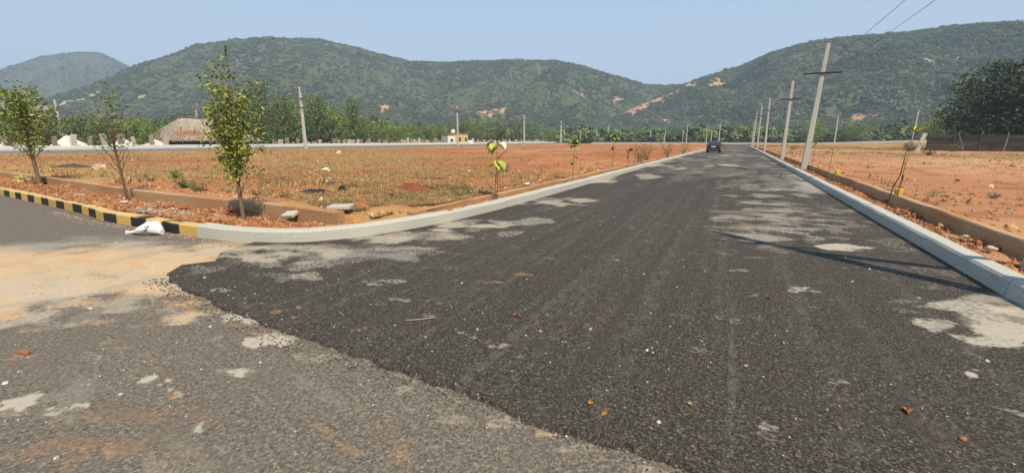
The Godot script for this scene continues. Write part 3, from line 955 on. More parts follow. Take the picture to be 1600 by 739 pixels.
func young_trees():
	var bark := Color(0.17, 0.12, 0.085)
	# the tree by the corner: slim grey stem, upright limbs, leafy from half its height
	rng.seed = 301
	var o := thing("young_tree", "slim young tree with glossy leaves on the corner of the planting strip", "tree", P(-7.88, 4.83, 0.15))
	var tr := G.new(); tr.col = bark
	var br := G.new(); br.col = bark
	var cr := G.new()
	var L0 := Color(0.095, 0.13, 0.02)
	var L1 := Color(0.35, 0.37, 0.07)
	var tp := [Vector3(0.04, -0.1, 0), Vector3(0.0, 0.35, 0), Vector3(-0.02, 0.62, 0.0), Vector3(-0.03, 1.0, 0.02), Vector3(0.02, 1.6, 0.0), Vector3(0.02, 2.2, 0.03), Vector3(0.05, 2.7, 0.0)]
	tr.tube(tp, [0.036, 0.032, 0.028, 0.023, 0.016, 0.01, 0.004], 8)
	var ends := []
	# [from height, direction, length]
	for b: Array in [[0.62, Vector3(0.45, 1.0, 0.1), 0.9], [0.9, Vector3(-0.28, 1, 0.25), 1.2], [0.5, Vector3(0.7, 0.8, -0.1), 0.28], [1.05, Vector3(0.22, 1, -0.3), 1.1], [1.25, Vector3(-0.45, 1, -0.2), 1.0], [1.45, Vector3(0.42, 1, 0.2), 0.9], [1.6, Vector3(-0.15, 1, 0.35), 0.95], [1.7, Vector3(0.3, 1, -0.3), 0.8], [1.0, Vector3(0.75, 1, 0.2), 0.75], [1.1, Vector3(-0.6, 0.9, 0.1), 0.7], [1.9, Vector3(-0.3, 1, 0), 0.85], [1.35, Vector3(0.1, 1, 0.5), 0.8], [0.95, Vector3(-0.1, 1, -0.5), 0.8]]:
		var k := 0
		while tp[k + 1].y < b[0]: k += 1
		var from: Vector3 = tp[k].lerp(tp[k + 1], (b[0] - tp[k].y) / (tp[k + 1].y - tp[k].y))
		ends.append(branch(br, from, b[1], b[2], 0.012, Vector3(0, 0.25, 0)))
	# thin stems coming straight from the ground beside it
	ends.append(branch(br, Vector3(-0.12, 1.55, 0.02), Vector3(-0.25, -1, 0), 0.6, 0.006, Vector3(0.3, -0.3, 0)))
	for e: Array in ends:
		for k in e.size():
			if e[k].y < 0.85: continue
			for j in 22:
				var q: Vector3 = e[k] + rand_dir() * rng.randf_range(0.02, 0.19)
				if rng.randf() < 0.8: leaf_at(cr, q, 0.075, L0, L1)
			if k % 2 == 0:
				var tw := branch(br, e[k], rand_dir() + Vector3(0, 0.5, 0), 0.25, 0.004, Vector3(0, -0.1, 0), 3)
				for q: Vector3 in tw:
					for j in 5: leaf_at(cr, q + rand_dir() * 0.06, 0.10, L0, L1)
	for j in 480:
		var y := rng.randf_range(1.25, 2.1)
		leaf_at(cr, Vector3(0, y, 0) + Vector3(rng.randf_range(-0.42, 0.42), 0, rng.randf_range(-0.4, 0.4)) * (1.1 - absf(y - 1.6) * 0.4), 0.085, L0, L1)
	for j in 80:   # airy pale top shoots
		var y := rng.randf_range(2.1, 2.95)
		leaf_at(cr, Vector3(0.03, y, 0) + rand_dir() * 0.2 * (3.1 - y), 0.07, Color(0.05, 0.085, 0.02), Color(0.16, 0.21, 0.05), -0.4)
	for j in 16: leaf_at(cr, Vector3(0.62, 1.02, 0.1) + rand_dir() * 0.16, 0.09, Color(0.02, 0.04, 0.012), Color(0.05, 0.08, 0.02))
	inst(tr.mesh(), M.bark, "trunk", o); inst(br.mesh(), M.bark, "branches", o); inst(cr.mesh(false), M.leaf, "foliage", o)
	o.rotation.z = -0.045

	# the sparse one in the middle: bare twigs fanning up, a tuft of leaves at the top
	rng.seed = 302
	o = thing("young_tree", "sparse young tree with bare fanning twigs and a leafy tuft on top", "tree", P(-12.7, 5.12, 0.15))
	tr = G.new(); tr.col = Color(0.13, 0.085, 0.065)
	br = G.new(); br.col = Color(0.15, 0.10, 0.075)
	cr = G.new()
	tp = [Vector3(0.05, -0.1, 0), Vector3(0.03, 0.4, 0), Vector3(-0.03, 0.9, 0), Vector3(-0.09, 1.5, 0), Vector3(-0.07, 2.1, 0.02), Vector3(-0.09, 2.62, 0)]
	tr.tube(tp, [0.032, 0.027, 0.022, 0.016, 0.011, 0.004], 8)
	for k in 17:
		var y := 0.62 + k * 0.055
		var a := k * 2.399
		var e := branch(br, Vector3(-0.02 - 0.03 * k / 8.0, y, 0), Vector3(cos(a) * 0.7, 1.0, sin(a) * 0.7), rng.randf_range(0.55, 1.05), 0.009, Vector3(0, 0.3, 0), 6)
		for j in e.size():
			if j > 2 and rng.randf() < 0.7: branch(br, e[j], rand_dir() + Vector3(0, 0.8, 0), 0.22, 0.004, Vector3.ZERO, 3)
			if e[j].y > 1.25:
				for q in 3:
					if rng.randf() < 0.62: leaf_at(cr, e[j] + rand_dir() * 0.12, 0.085, Color(0.07, 0.10, 0.016), Color(0.26, 0.28, 0.04), 0.1)
	for k in 170:
		var y := rng.randf_range(1.85, 2.65)
		var q := Vector3(-0.06, y, 0) + rand_dir() * Vector3(0.30, 0.06, 0.30) * (1.25 if y < 2.1 else 0.75)
		leaf_at(cr, q, 0.085, Color(0.07, 0.11, 0.016), Color(0.24, 0.29, 0.045), 0.2)
	inst(tr.mesh(), M.bark, "trunk", o); inst(br.mesh(), M.bark, "branches", o); inst(cr.mesh(false), M.leaf, "foliage", o)

	# the fullest one, by the yellow stone
	rng.seed = 303
	o = thing("young_tree", "bushy young tree with a dense cone of dark leaves at the strip's far end", "tree", P(-19.75, 5.8, 0.15))
	o.scale = Vector3.ONE * 1.1
	tr = G.new(); tr.col = bark
	br = G.new(); br.col = bark
	cr = G.new()
	tp = [Vector3(0.05, -0.1, 0), Vector3(0.0, 0.5, 0), Vector3(-0.05, 0.95, 0), Vector3(-0.12, 1.8, 0), Vector3(-0.2, 2.8, 0)]
	tr.tube(tp, [0.055, 0.048, 0.04, 0.024, 0.005], 8)
	for k in 26:
		var y := 0.75 + k * 0.065
		var a := k * 2.399
		var e := branch(br, tp[2].lerp(tp[4], clampf((y - 0.95) / 1.85, 0, 1)) if y > 0.95 else tp[1].lerp(tp[2], 0.6), Vector3(cos(a), 1.25, sin(a)), 1.35 * (1.0 - k / 38.0) + 0.1, 0.013, Vector3(0, 0.1, 0), 6)
		for j in e.size():
			if e[j].y < 1.0: continue
			for q in 18:
				if rng.randf() < 0.15: continue
				leaf_at(cr, e[j] + rand_dir() * rng.randf_range(0.03, 0.21), 0.10, Color(0.08, 0.12, 0.02), Color(0.29, 0.32, 0.055), 0.3)
	for k in 26:   # pale young leaves dotted through the crown
		leaf_at(cr, Vector3(-0.1, 1.7, 0.2) + rand_dir() * Vector3(0.6, 0.7, 0.5), 0.15, Color(0.4, 0.42, 0.16), Color(0.5, 0.5, 0.25), 0.0)
	inst(tr.mesh(), M.bark, "trunk", o); inst(br.mesh(), M.bark, "branches", o); inst(cr.mesh(false), M.leaf, "foliage", o)

func big_leaf(parent: Node, at: Vector3, dir: Vector3, size: float, wide: float, c: Color, arch := 0.5):
	# a broad leaf with a drooping, slightly cupped blade
	var g := G.new()
	var side := dir.cross(Vector3.UP).normalized()
	var rows := []
	var q := at
	var d := dir.normalized()
	for k in 7:
		var x := k / 6.0
		var w := wide * size * sin(PI * clampf(pow(x, 0.75), 0.02, 0.98))
		var n := side.cross(d).normalized()
		rows.append([q - side * w + n * w * 0.3, q, q + side * w + n * w * 0.3])
		d = (d + Vector3.DOWN * arch / 6.0).normalized()
		q += d * size / 6.0
	g.col = c
	for k in 6:
		for j in 2:
			g.quad(rows[k][j], rows[k][j + 1], rows[k + 1][j + 1], rows[k + 1][j])
	inst(g.mesh(false), M.leaf, "leaf", parent)

func sapling(label: String, x: float, f: float, h: float, leaves: Array, lean := Vector3.ZERO, stem_c := Color(0.10, 0.075, 0.04)) -> Node3D:
	# leaves: [height share, bearing, rise, length, width, colour, arch]
	var o := thing("sapling", label, "sapling", P(x, f, 0.14), 0, "saplings planted behind the kerbs")
	var g := G.new()
	g.col = stem_c
	var tip := Vector3(0, h, 0) + lean * h
	g.tube([Vector3(0, -0.1, 0), Vector3(0.01, h * 0.35, 0.01) + lean * h * 0.25, tip * 0.7, tip], [0.011, 0.009, 0.007, 0.004], 6)
	inst(g.mesh(), M.bark, "stem", o)
	for l: Array in leaves:
		var at: Vector3 = tip * l[0]
		big_leaf(o, at, Vector3(cos(l[1]), l[2], sin(l[1])), l[3], l[4], l[5], l[6])
	return o

func saplings():
	var Y := Color(0.38, 0.42, 0.06)
	var Y2 := Color(0.26, 0.33, 0.04)
	var D := Color(0.09, 0.15, 0.025)
	var W := Color(0.52, 0.52, 0.36)
	rng.seed = 410
	var o := sapling("teak-like sapling with huge lime and pale leaves on a bare stem", -5.18, 9.5, 1.42, [[0.93, -1.2, 0.6, 0.34, 0.35, Y2, 1.8], [0.64, 2.6, 0.34, 0.30, 0.34, Y2, 2.0], [0.90, 3.6, 0.34, 0.30, 0.34, Y, 2.0], [0.97, 0.2, 0.9, 0.34, 0.35, W, 2.4], [0.98, 2.9, 0.9, 0.36, 0.38, W, 2.6], [0.95, 1.6, 0.5, 0.33, 0.35, Y, 1.6], [0.99, 0.0, 1.6, 0.38, 0.30, D, 0.6], [0.92, 2.2, 0.3, 0.32, 0.34, Y, 2.0], [0.66, 0.3, 0.5, 0.34, 0.35, Y2, 2.2], [0.68, 0.9, 0.2, 0.30, 0.34, Y, 2.0], [0.7, -0.4, 1.2, 0.30, 0.26, D, 0.4]])
	var g := G.new(); g.col = Color(0.16, 0.12, 0.08)
	g.tube([Vector3(-0.05, -0.1, 0.03), Vector3(-0.01, 0.95, 0.02)], [0.012, 0.009], 5)
	inst(g.mesh(), M.bark, "stake", o)
	for e: Array in [[-5.18, 15.1, 1.45, "leafy sapling with a drooping green rosette and a grey lower whorl behind the kerb"], [-5.18, 20.7, 1.75, "tall thin sapling with one bright green clump at its tip"], [-5.2, 24.2, 1.0, "short twiggy sapling with faded brownish leaves"]]:
		var lv := []
		for k in (18 if e[1] < 16 else 12):
			lv.append([rng.randf_range(0.82, 1.0), k * 2.4, rng.randf_range(0.1, 0.9), rng.randf_range(0.2, 0.32), 0.34, (Y2 if k % 3 else D) if e[1] < 24 else Color(0.20, 0.14, 0.04), rng.randf_range(0.8, 2.0)])
		for k in (6 if e[1] < 21 else 3):
			lv.append([rng.randf_range(0.45, 0.68), k * 2.0, rng.randf_range(-0.1, 0.5), 0.2, 0.3, Color(0.17, 0.20, 0.08) if e[1] < 16 else Color(0.22, 0.15, 0.06), 1.4])
		sapling(e[3], e[0], e[1], e[2], lv, Vector3(0.04, 0, 0))
	# bushy plants along the verge
	for e: Array in [[-5.5, 29.0, 1.15, Color(0.20, 0.15, 0.035), "yellowing bushy plant leaning over the left kerb"], [-5.6, 32.0, 1.35, Color(0.17, 0.15, 0.04), "yellowing bushy plant, the larger of two beside the left kerb"], [-5.2, 52.0, 1.5, Color(0.20, 0.24, 0.035), "bright yellow-green bush beside the parked car"], [-5.3, 40.0, 1.5, Color(0.14, 0.17, 0.05), "small pale-topped plant between the kerb bushes"]]:
		var b := thing("roadside_bush", e[4], "bush", P(e[0], e[1], 0.12))
		var st := G.new(); st.col = Color(0.12, 0.09, 0.05)
		var cr := G.new()
		for k in 9:
			var pts := branch(st, Vector3.ZERO, Vector3(rng.randf_range(-0.5, 0.5), 1, rng.randf_range(-0.5, 0.5)), e[2] * rng.randf_range(0.7, 1.0), 0.01, Vector3.ZERO, 4)
			for q: Vector3 in pts:
				for j in 8: leaf_at(cr, q + rand_dir() * 0.2, 0.11, e[3] * 0.5, e[3] * 1.4, 0.1)
		inst(st.mesh(), M.bark, "stems", b); inst(cr.mesh(false), M.leaf, "foliage", b)
	# right verge: thin saplings tied to stakes
	var YG := Color(0.30, 0.30, 0.04)
	o = sapling("thin sapling with spread strap leaves, tied between two crossed stakes", 3.06, 11.9, 1.62, [[1.0, -0.15, 0.75, 0.32, 0.13, YG, 0.7], [1.0, 2.9, 1.1, 0.26, 0.13, YG * 0.7, 0.5], [1.0, 1.4, 1.2, 0.20, 0.12, YG, 0.5], [1.0, -1.3, 1.3, 0.22, 0.14, Y2, 0.5], [0.99, 0.4, 0.6, 0.24, 0.12, Y2, 0.9]], Vector3(0.075, 0, 0), Color(0.20, 0.17, 0.08))
	g = G.new(); g.col = Color(0.075, 0.045, 0.03)
	g.tube([Vector3(-0.14, -0.1, 0.04), Vector3(-0.07, 0.5, 0.03), Vector3(0.02, 0.75, 0), Vector3(0.05, 1.22, -0.02)], [0.013, 0.012, 0.011, 0.008], 6)
	inst(g.mesh(), M.bark, "stake", o)
	g = G.new(); g.col = Color(0.075, 0.045, 0.03)
	g.tube([Vector3(0.02, -0.1, -0.05), Vector3(0.05, 0.5, -0.02), Vector3(0.07, 0.75, 0.02)], [0.014, 0.012, 0.01], 6)
	inst(g.mesh(), M.bark, "stake", o)
	g = G.new(); g.col = Color(0.075, 0.045, 0.03)
	g.tube([Vector3(-0.19, 0.53, 0.05), Vector3(0.12, 0.5, -0.05)], [0.008, 0.008], 5)
	inst(g.mesh(), M.bark, "cross_stick", o)
	for e: Array in [[3.12, 20.3, 1.15, "stubby sapling with a flat leaf rosette beside a yellow can"], [3.1, 24.6, 1.45, "dark sapling leaning beside the strutted pole"], [3.1, 33.5, 1.1, "small leafy sapling behind the strutted pole"], [3.12, 41.0, 1.2, "small leafy sapling past the second leaning pole"]]:
		var lv := []
		for k in 8:
			lv.append([rng.randf_range(0.88, 1.0), k * 2.4, rng.randf_range(0.0, 0.6), rng.randf_range(0.24, 0.34), 0.22, (YG if e[1] < 22 else Color(0.10, 0.12, 0.03)) * rng.randf_range(0.7, 1.1), 0.9])
		for k in (0 if e[1] < 30 else 9):
			lv.append([rng.randf_range(0.3, 0.85), k * 2.4, 0.4, 0.24, 0.26, Color(0.16, 0.16, 0.03), 1.0])
		sapling(e[3], e[0], e[1], e[2], lv, Vector3(0.05, 0, 0), Color(0.11, 0.07, 0.05))

# ---------------------------------------------------------------- poles and wires
func pole(called: String, label: String, group: String, at: Vector3, h: float, w0: float, w1: float, lean: Vector3, arms: Array, top_fork := false, strut := Vector3.ZERO, strut_h := 0.0) -> Node3D:
	var o := thing(called, label, "utility pole", at, 0, group)
	var g := G.new()
	var b := []
	for e: Array in [[-0.4, w0], [h, w1]]:
		var r := []
		for c: Vector2 in [Vector2(-1, -0.8), Vector2(-0.8, -1), Vector2(0.8, -1), Vector2(1, -0.8), Vector2(1, 0.8), Vector2(0.8, 1), Vector2(-0.8, 1), Vector2(-1, 0.8)]:
			r.append(Vector3(c.x * e[1] * 0.5, e[0], c.y * e[1] * 0.38) + lean * maxf(e[0], 0))
		b.append(r)
	for k in 8:
		g.quad(b[0][k], b[1][k], b[1][(k + 1) % 8], b[0][(k + 1) % 8])
	g.fan(b[1])
	inst(g.mesh(), M.pole, "shaft", o)
	for a: Array in arms:   # [height, length]
		var c := G.new(); c.col = Color(0.035, 0.03, 0.027)
		c.box(lean * a[0] + Vector3(0, a[0], w0 * 0.35), Vector3(a[1], 0.05 + w0 * 0.1, 0.045 + w0 * 0.06), Basis(), 0.006)
		inst(c.mesh(), M.steel, "cross_arm", o)
		var u := G.new(); u.col = Color(0.16, 0.15, 0.14)
		u.box(lean * a[0] + Vector3(0, a[0] + 0.01, -w0 * 0.05), Vector3(w0 * 1.05, 0.05, w0 * 0.95), Basis(), 0.005)
		inst(u.mesh(), M.steel, "clamp", o)
		if a.size() > 2:
			for x: float in a[2]:
				var s := G.new(); s.col = Color(0.22, 0.12, 0.08)
				var q: Vector3 = lean * a[0] + Vector3(x, a[0] + 0.03, w0 * 0.35)
				s.tube([q, q + Vector3(0, 0.05, 0), q + Vector3(0, 0.06, 0), q + Vector3(0, 0.1, 0), q + Vector3(0, 0.12, 0)], [0.012, 0.014, 0.038, 0.032, 0.012], 8)
				inst(s.mesh(), M.steel, "insulator", o)
	if top_fork:
		var c := G.new(); c.col = Color(0.05, 0.045, 0.045)
		for s: int in [-1, 1]:
			c.tube([lean * (h - 0.9) + Vector3(0, h - 0.9, 0.05), lean * (h - 0.9) + Vector3(s * 0.3, h - 0.75, 0.05), lean * (h - 0.5) + Vector3(s * 0.38, h - 0.3, 0.05)], [0.04, 0.04, 0.03], 5)
		c.tube([lean * h + Vector3(0, h - 0.1, 0), lean * h + Vector3(0, h + 0.55, 0)], [0.05, 0.03], 5)
		inst(c.mesh(), M.steel, "top_bracket", o)
	if strut != Vector3.ZERO:
		var s := G.new()
		var to := lean * strut_h + Vector3(0, strut_h, 0.0)
		var d := (to - strut).normalized()
		var x := d.cross(Vector3(0, 0, 1)).normalized()
		s.box((strut + to) * 0.5, Vector3(w0 * 0.75, (to - strut).length(), w0 * 0.6), Basis(x, d, x.cross(d)), 0.012)
		inst(s.mesh(), M.pole, "strut", o)
	return o

func wire(label: String, a: Vector3, b: Vector3, sag: float, r: float, c := Color(0.05, 0.05, 0.055)):
	var g := G.new()
	g.col = c
	var pts := []
	var rs := []
	for k in 17:
		var x := k / 16.0
		pts.append(a.lerp(b, x) - Vector3(0, sag * 4 * x * (1 - x), 0)); rs.append(r)
	g.tube(pts, rs, 5)
	tag(inst(g.mesh(), M.steel, "overhead_wire"), label, "wire", "overhead wires")

func poles():
	var g1 := "leaning concrete poles along the right verge"
	var names := ["leaning concrete pole with a strut and the widest cross arm", "leaning concrete pole standing just past the strutted pole", "third leaning pole counted from the strutted pole", "fourth leaning pole counted from the strutted pole", "fifth leaning pole counted from the strutted pole", "shortest-looking bare pole ending the row on the right verge"]
	var zs := [26.6, 38.9, 66.5, 91.6, 118.7, 131.6]
	var hs := [5.95, 5.65, 6.7, 7.35, 8.05, 7.05]
	for k in 6:
		var lean := Vector3([0.055, 0.012, -0.012, -0.006, 0.01, 0.014][k], 0, 0)
		pole("utility_pole", names[k], g1, P(3.02 + (0.3 if k > 1 else 0.0) * 0.3, zs[k], 0.12), hs[k], 0.25, 0.16, lean, [[hs[k] * 0.775, 1.55 if k == 0 else 1.35, []]] if k < 5 else [], false, Vector3(0.17, 0.0, -0.55) if k == 0 else Vector3.ZERO, 4.3)
	# the next pole of the row stands just beside the camera's view; its shadow and its strut's fall across the road
	pole("utility_pole", "concrete pole with a slanting strut whose shadow crosses the road", g1, P(3.16, 5.75, 0.1), 6.1, 0.25, 0.16, Vector3(0.01, 0, 0), [[4.7, 1.5, []]], false, Vector3(0.03, 0, -1.35), 3.9)
	for e: Array in [[-0.1, "bare wire from the strutted pole, nearer the road"], [0.52, "bare wire from the strutted pole, nearer the red plot"]]:
		wire(e[1], P(3.3 + e[0], 26.6, 4.95), P(3.2 + e[0], 5.75, 4.85), 0.12, 0.006)
	# poles along the pale road
	var g2 := "concrete poles along the pale road"
	pole("utility_pole", "tall concrete pole with a forked top bracket beside the pale road", g2, P(-73, 58.4, 0), 11.2, 0.62, 0.36, Vector3(-0.012, 0, 0), [[9.1, 2.4, []], [6.9 + 0.6, 2.0, []]], true)
	var q := [[109.4, 11.0], [154.4, 10.7], [193.8, 10.3], [235.4, 9.6], [276.0, 10.4], [308.1, 10.1], [354.6, 9.3], [394.2, 9.5], [428.7, 9.6], [465.4, 9.0], [512.9, 9.7]]
	for k in q.size():
		var l := "concrete pole with a reddish top band in front of the small yellow house" if k == 0 else nth("pole") + " slim pole past the yellow house along the pale road"
		var strut := Vector3(0, 0, 0)
		if k == 4:
			l = "concrete pole braced by two slanting struts along the pale road"
			strut = Vector3(3.2, 0, 0)
		var o := pole("utility_pole", l, g2, P(-72.5, q[k][0], 0), q[k][1], 0.5 + 0.06 * k, 0.36 + 0.04 * k, Vector3.ZERO, [[q[k][1] * 0.86, 1.6, []]] if k < 3 else [], false, strut, 8.5)
		if k == 0:
			var b := G.new(); b.col = Color(0.30, 0.09, 0.06)
			b.box(Vector3(0, 9.9, 0), Vector3(0.5, 0.9, 0.46), Basis(), 0.02)
			inst(b.mesh(), M.paint, "top_band", o)
	pole("utility_pole", "distant pole rising above the trees beyond the sand heaps", "poles beyond the pale road", P(-110, 36.7, 0), 8.7, 0.5, 0.4, Vector3(-0.02, 0, 0), [])
	pole("utility_pole", "distant pole rising behind the thatched hut", "poles beyond the pale road", P(-130, 71.2, 0), 9.4, 0.55, 0.45, Vector3(-0.03, 0, 0), [])
	pole("utility_pole", "distant pole rising from the light green trees", "poles beyond the pale road", P(-150, 173.1, 0), 9.8, 0.6, 0.5, Vector3.ZERO, [])
	for e: Array in [[-17.5, 180, 7.2, "pole at the far junction, left of the road end"], [-11.6, 196, 5.9, "slightly taller of two short poles behind the car"], [-6.8, 190, 8.0, "pale pole at the far junction, closest to the car"], [-9.9, 197, 5.7, "slightly shorter of two short poles behind the car"], [-22.5, 215, 6.0, "short thin pole among the bushes at the far junction"], [-27.0, 190, 5.5, "slanting pole among the bushes at the far junction"], [26.6, 170, 8.6, "lone pole in the right plot before the end street"], [47.8, 180, 10.0, "lone leaning pole left of the dark compound wall"]]:
		pole("utility_pole", e[3], "poles round the far junction", P(e[0], e[1], right_h(e[0], e[1]) if e[0] > 4 else 0.0), e[2], 0.36, 0.28, Vector3(0.09 if e[0] == -27.0 else (0.03 if e[0] > 40 else 0.0), 0, 0), [])
	for k in 9:   # stubby posts between
		pole("marker_post", nth("post") + " short pale post counting from the braced pole toward the far junction", "short posts left of the far junction", P(-70 + k * 5.6, 214 + (k % 3) * 14, 0), rng.randf_range(5.0, 7.0), 0.34, 0.26, Vector3.ZERO, []).set_meta("category", "post")
	wire("thin wire rising over the sand heaps toward the far bluish hill", P(-73, 58.4, 8.9), P(-110, 36.7, 8.6), 1.0, 0.02, Color(0.3, 0.3, 0.3))
	wire("thin wire leaving the distant pole toward the left", P(-110, 36.7, 8.6), P(-112, -20, 12), 1.0, 0.02, Color(0.4, 0.4, 0.4))

# ---------------------------------------------------------------- car
func car():
	var o := thing("parked_car", "black hatchback seen from behind near the left kerb", "car", P(-2.78, 64.4, 0.03))
	# local axes: rear at +z
	var sec := func(z: float, hw: float, y0: float, ys: float, y1: float) -> Array:
		var r := []
		for c: Vector2 in [Vector2(-0.82, 0), Vector2(-0.96, 0.1), Vector2(-1, 0.35), Vector2(-1, 0.7), Vector2(-0.95, 0.9), Vector2(-0.86, 1), Vector2(0.86, 1), Vector2(0.95, 0.9), Vector2(1, 0.7), Vector2(1, 0.35), Vector2(0.96, 0.1), Vector2(0.82, 0)]:
			r.append(Vector3(c.x * hw, lerpf(y0, y1, c.y) + ys * 0.0, z))
		return r
	var body := G.new(); body.col = Color(0.012, 0.012, 0.014)
	var L := [sec.call(-1.92, 0.62, 0.32, 0, 0.62), sec.call(-1.86, 0.74, 0.25, 0, 0.72), sec.call(-1.5, 0.82, 0.2, 0, 0.86), sec.call(-0.8, 0.85, 0.18, 0, 0.95), sec.call(0.5, 0.86, 0.18, 0, 0.98), sec.call(1.5, 0.85, 0.2, 0, 1.0), sec.call(1.84, 0.82, 0.26, 0, 0.99), sec.call(1.92, 0.76, 0.34, 0, 0.93)]
	body.rings(L)
	body.fan(L[0]); body.fan(L[7], false)
	inst(body.mesh(), M.car, "body", o)
	var cab := G.new(); cab.col = Color(0.012, 0.012, 0.014)
	var cs := func(z: float, hb: float, ht: float, yb: float, yt: float) -> Array:
		var r := []
		for c: Array in [[-hb, 0.0], [-lerpf(hb, ht, 0.55), 0.55], [-ht, 0.9], [-ht * 0.8, 1.0], [ht * 0.8, 1.0], [ht, 0.9], [lerpf(hb, ht, 0.55), 0.55], [hb, 0.0]]:
			r.append(Vector3(c[0], lerpf(yb, yt, c[1]), z))
		return r
	var K := [cs.call(-0.85, 0.78, 0.76, 0.9, 0.94), cs.call(-0.2, 0.78, 0.62, 0.93, 1.42), cs.call(0.4, 0.79, 0.63, 0.95, 1.47), cs.call(1.3, 0.78, 0.6, 0.96, 1.43), cs.call(1.5, 0.77, 0.62, 0.96, 1.33), cs.call(1.82, 0.76, 0.72, 0.96, 0.99)]
	cab.rings(K, false)
	inst(cab.mesh(), M.car, "cabin", o)
	var gl := G.new(); gl.col = Color(0.03, 0.035, 0.04)
	gl.quad(Vector3(-0.62, 1.03, 1.80), Vector3(0.62, 1.03, 1.80), Vector3(0.53, 1.32, 1.545), Vector3(-0.53, 1.32, 1.545))
	inst(gl.mesh(), M.glass, "rear_window", o)
	for s: int in [-1, 1]:
		var sw := G.new(); sw.col = Color(0.03, 0.035, 0.04)
		sw.quad(Vector3(s * 0.793, 1.0, -0.35), Vector3(s * 0.797, 1.0, 1.35), Vector3(s * 0.672, 1.35, 1.2), Vector3(s * 0.682, 1.35, -0.12))
		inst(sw.mesh(), M.glass, "side_window", o)
		var tl := G.new(); tl.col = Color(0.22, 0.02, 0.015)
		tl.box(Vector3(s * 0.68, 0.82, 1.89), Vector3(0.22, 0.2, 0.1), Basis(), 0.02)
		inst(tl.mesh(), M.car, "tail_light", o)
		var mi := G.new(); mi.col = Color(0.012, 0.012, 0.014)
		mi.box(Vector3(s * 0.93, 1.0, -0.45), Vector3(0.16, 0.12, 0.08), Basis(), 0.02)
		inst(mi.mesh(), M.car, "mirror", o)
		for z: float in [-1.2, 1.25]:
			var wh := Node3D.new(); wh.name = "wheel"; o.add_child(wh, true)
			wh.position = Vector3(s * 0.74, 0.29, z)
			var ty := G.new(); ty.col = Color(0.014, 0.014, 0.014)
			ty.tube([Vector3(-0.1, 0, 0), Vector3(-0.08, 0, 0), Vector3(0.08, 0, 0), Vector3(0.1, 0, 0)], [0.26, 0.29, 0.29, 0.26], 20)
			inst(ty.mesh(), M.rubber, "tyre", wh)
			var ri := G.new(); ri.col = Color(0.3, 0.3, 0.31)
			ri.tube([Vector3(s * 0.09, 0, 0), Vector3(s * 0.106, 0, 0)], [0.17, 0.16], 14)
			inst(ri.mesh(), M.steel, "rim", wh)
	var pl := G.new(); pl.col = Color(0.62, 0.62, 0.60)
	pl.box(Vector3(0.02, 0.74, 1.925), Vector3(0.52, 0.13, 0.02), Basis(), 0.004)
	inst(pl.mesh(), M.paint, "number_plate", o)
	var bu := G.new(); bu.col = Color(0.014, 0.014, 0.015)
	bu.box(Vector3(0, 0.45, 1.88), Vector3(1.6, 0.3, 0.2), Basis(), 0.05)
	inst(bu.mesh(), M.car, "bumper", o)
	var re := G.new(); re.col = Color(0.35, 0.34, 0.33)
	re.box(Vector3(0, 0.345, 1.985), Vector3(1.1, 0.03, 0.012), Basis(), 0.003)
	inst(re.mesh(), M.steel, "bumper_trim", o)
	var ch := G.new(); ch.col = Color(0.5, 0.5, 0.5)
	ch.box(Vector3(0, 0.85, 1.915), Vector3(0.6, 0.035, 0.02), Basis(), 0.004)
	inst(ch.mesh(), M.steel, "tailgate_trim", o)

# ---------------------------------------------------------------- sack
func sack():
	var o := thing("cement_sack", "white woven sack with dark print slumped against the painted kerb", "sack", P(-9.0, 3.88, 0.0), 0.28)
	var g := G.new(); g.col = Color(0.66, 0.66, 0.65)
	var R := []
	rng.seed = 77
	for k in 15:
		var x := k / 14.0
		var w := 0.145 * pow(sin(PI * clampf(0.06 + x * 0.9, 0, 1)), 0.62)
		if x < 0.3: w = lerpf(0.045, w, x / 0.3)
		var hh := lerpf(0.05, 0.235, smoothstep(0.0, 0.7, x)) * (1.0 - 0.55 * smoothstep(0.86, 1.0, x))
		var r := []
		for s in 18:
			var a := TAU * s / 18
			var wr := 1.0 + 0.06 * sin(a * 5 + k * 0.9) + 0.05 * rng.randf_range(-1, 1)
			r.append(Vector3(-0.36 + x * 0.62, maxf(hh * 0.5 + sin(a) * hh * 0.5 * wr, 0.003), cos(a) * w * wr))
		R.append(r)
	g.rings(R); g.fan(R[0]); g.fan(R[14], false)
	inst(g.mesh(), M.cloth, "bag", o)
	var n := G.new(); n.col = Color(0.5, 0.5, 0.49)
	n.tube([Vector3(-0.34, 0.03, 0), Vector3(-0.40, 0.025, 0.01), Vector3(-0.46, 0.015, 0.04)], [0.03, 0.022, 0.05], 8, true, 0.5)
	inst(n.mesh(), M.cloth, "tied_neck", o)
	# dark lettering running up the flank: short strokes lying on the cloth
	var pr := G.new(); pr.col = Color(0.03, 0.03, 0.06)
	for k in 5:
		var x := 0.0 + k * 0.022
		for e: Array in [[0.0, 0.03], [0.035, 0.052], [0.06, 0.09]]:
			if (k + int(e[0] * 100)) % 4 == 1: continue
			var y0: float = 0.07 + e[0] + k * 0.006
			pr.box(Vector3(x + e[0] * 0.4, y0 + (e[1] - e[0]) * 0.4, 0.131 - absf(y0 - 0.09) * 0.25), Vector3(0.007, (e[1] - e[0]) * 0.8, 0.02), Basis(Vector3(0, 0, 1), -0.35))
	inst(pr.mesh(), M.paint, "printed_lettering", o)

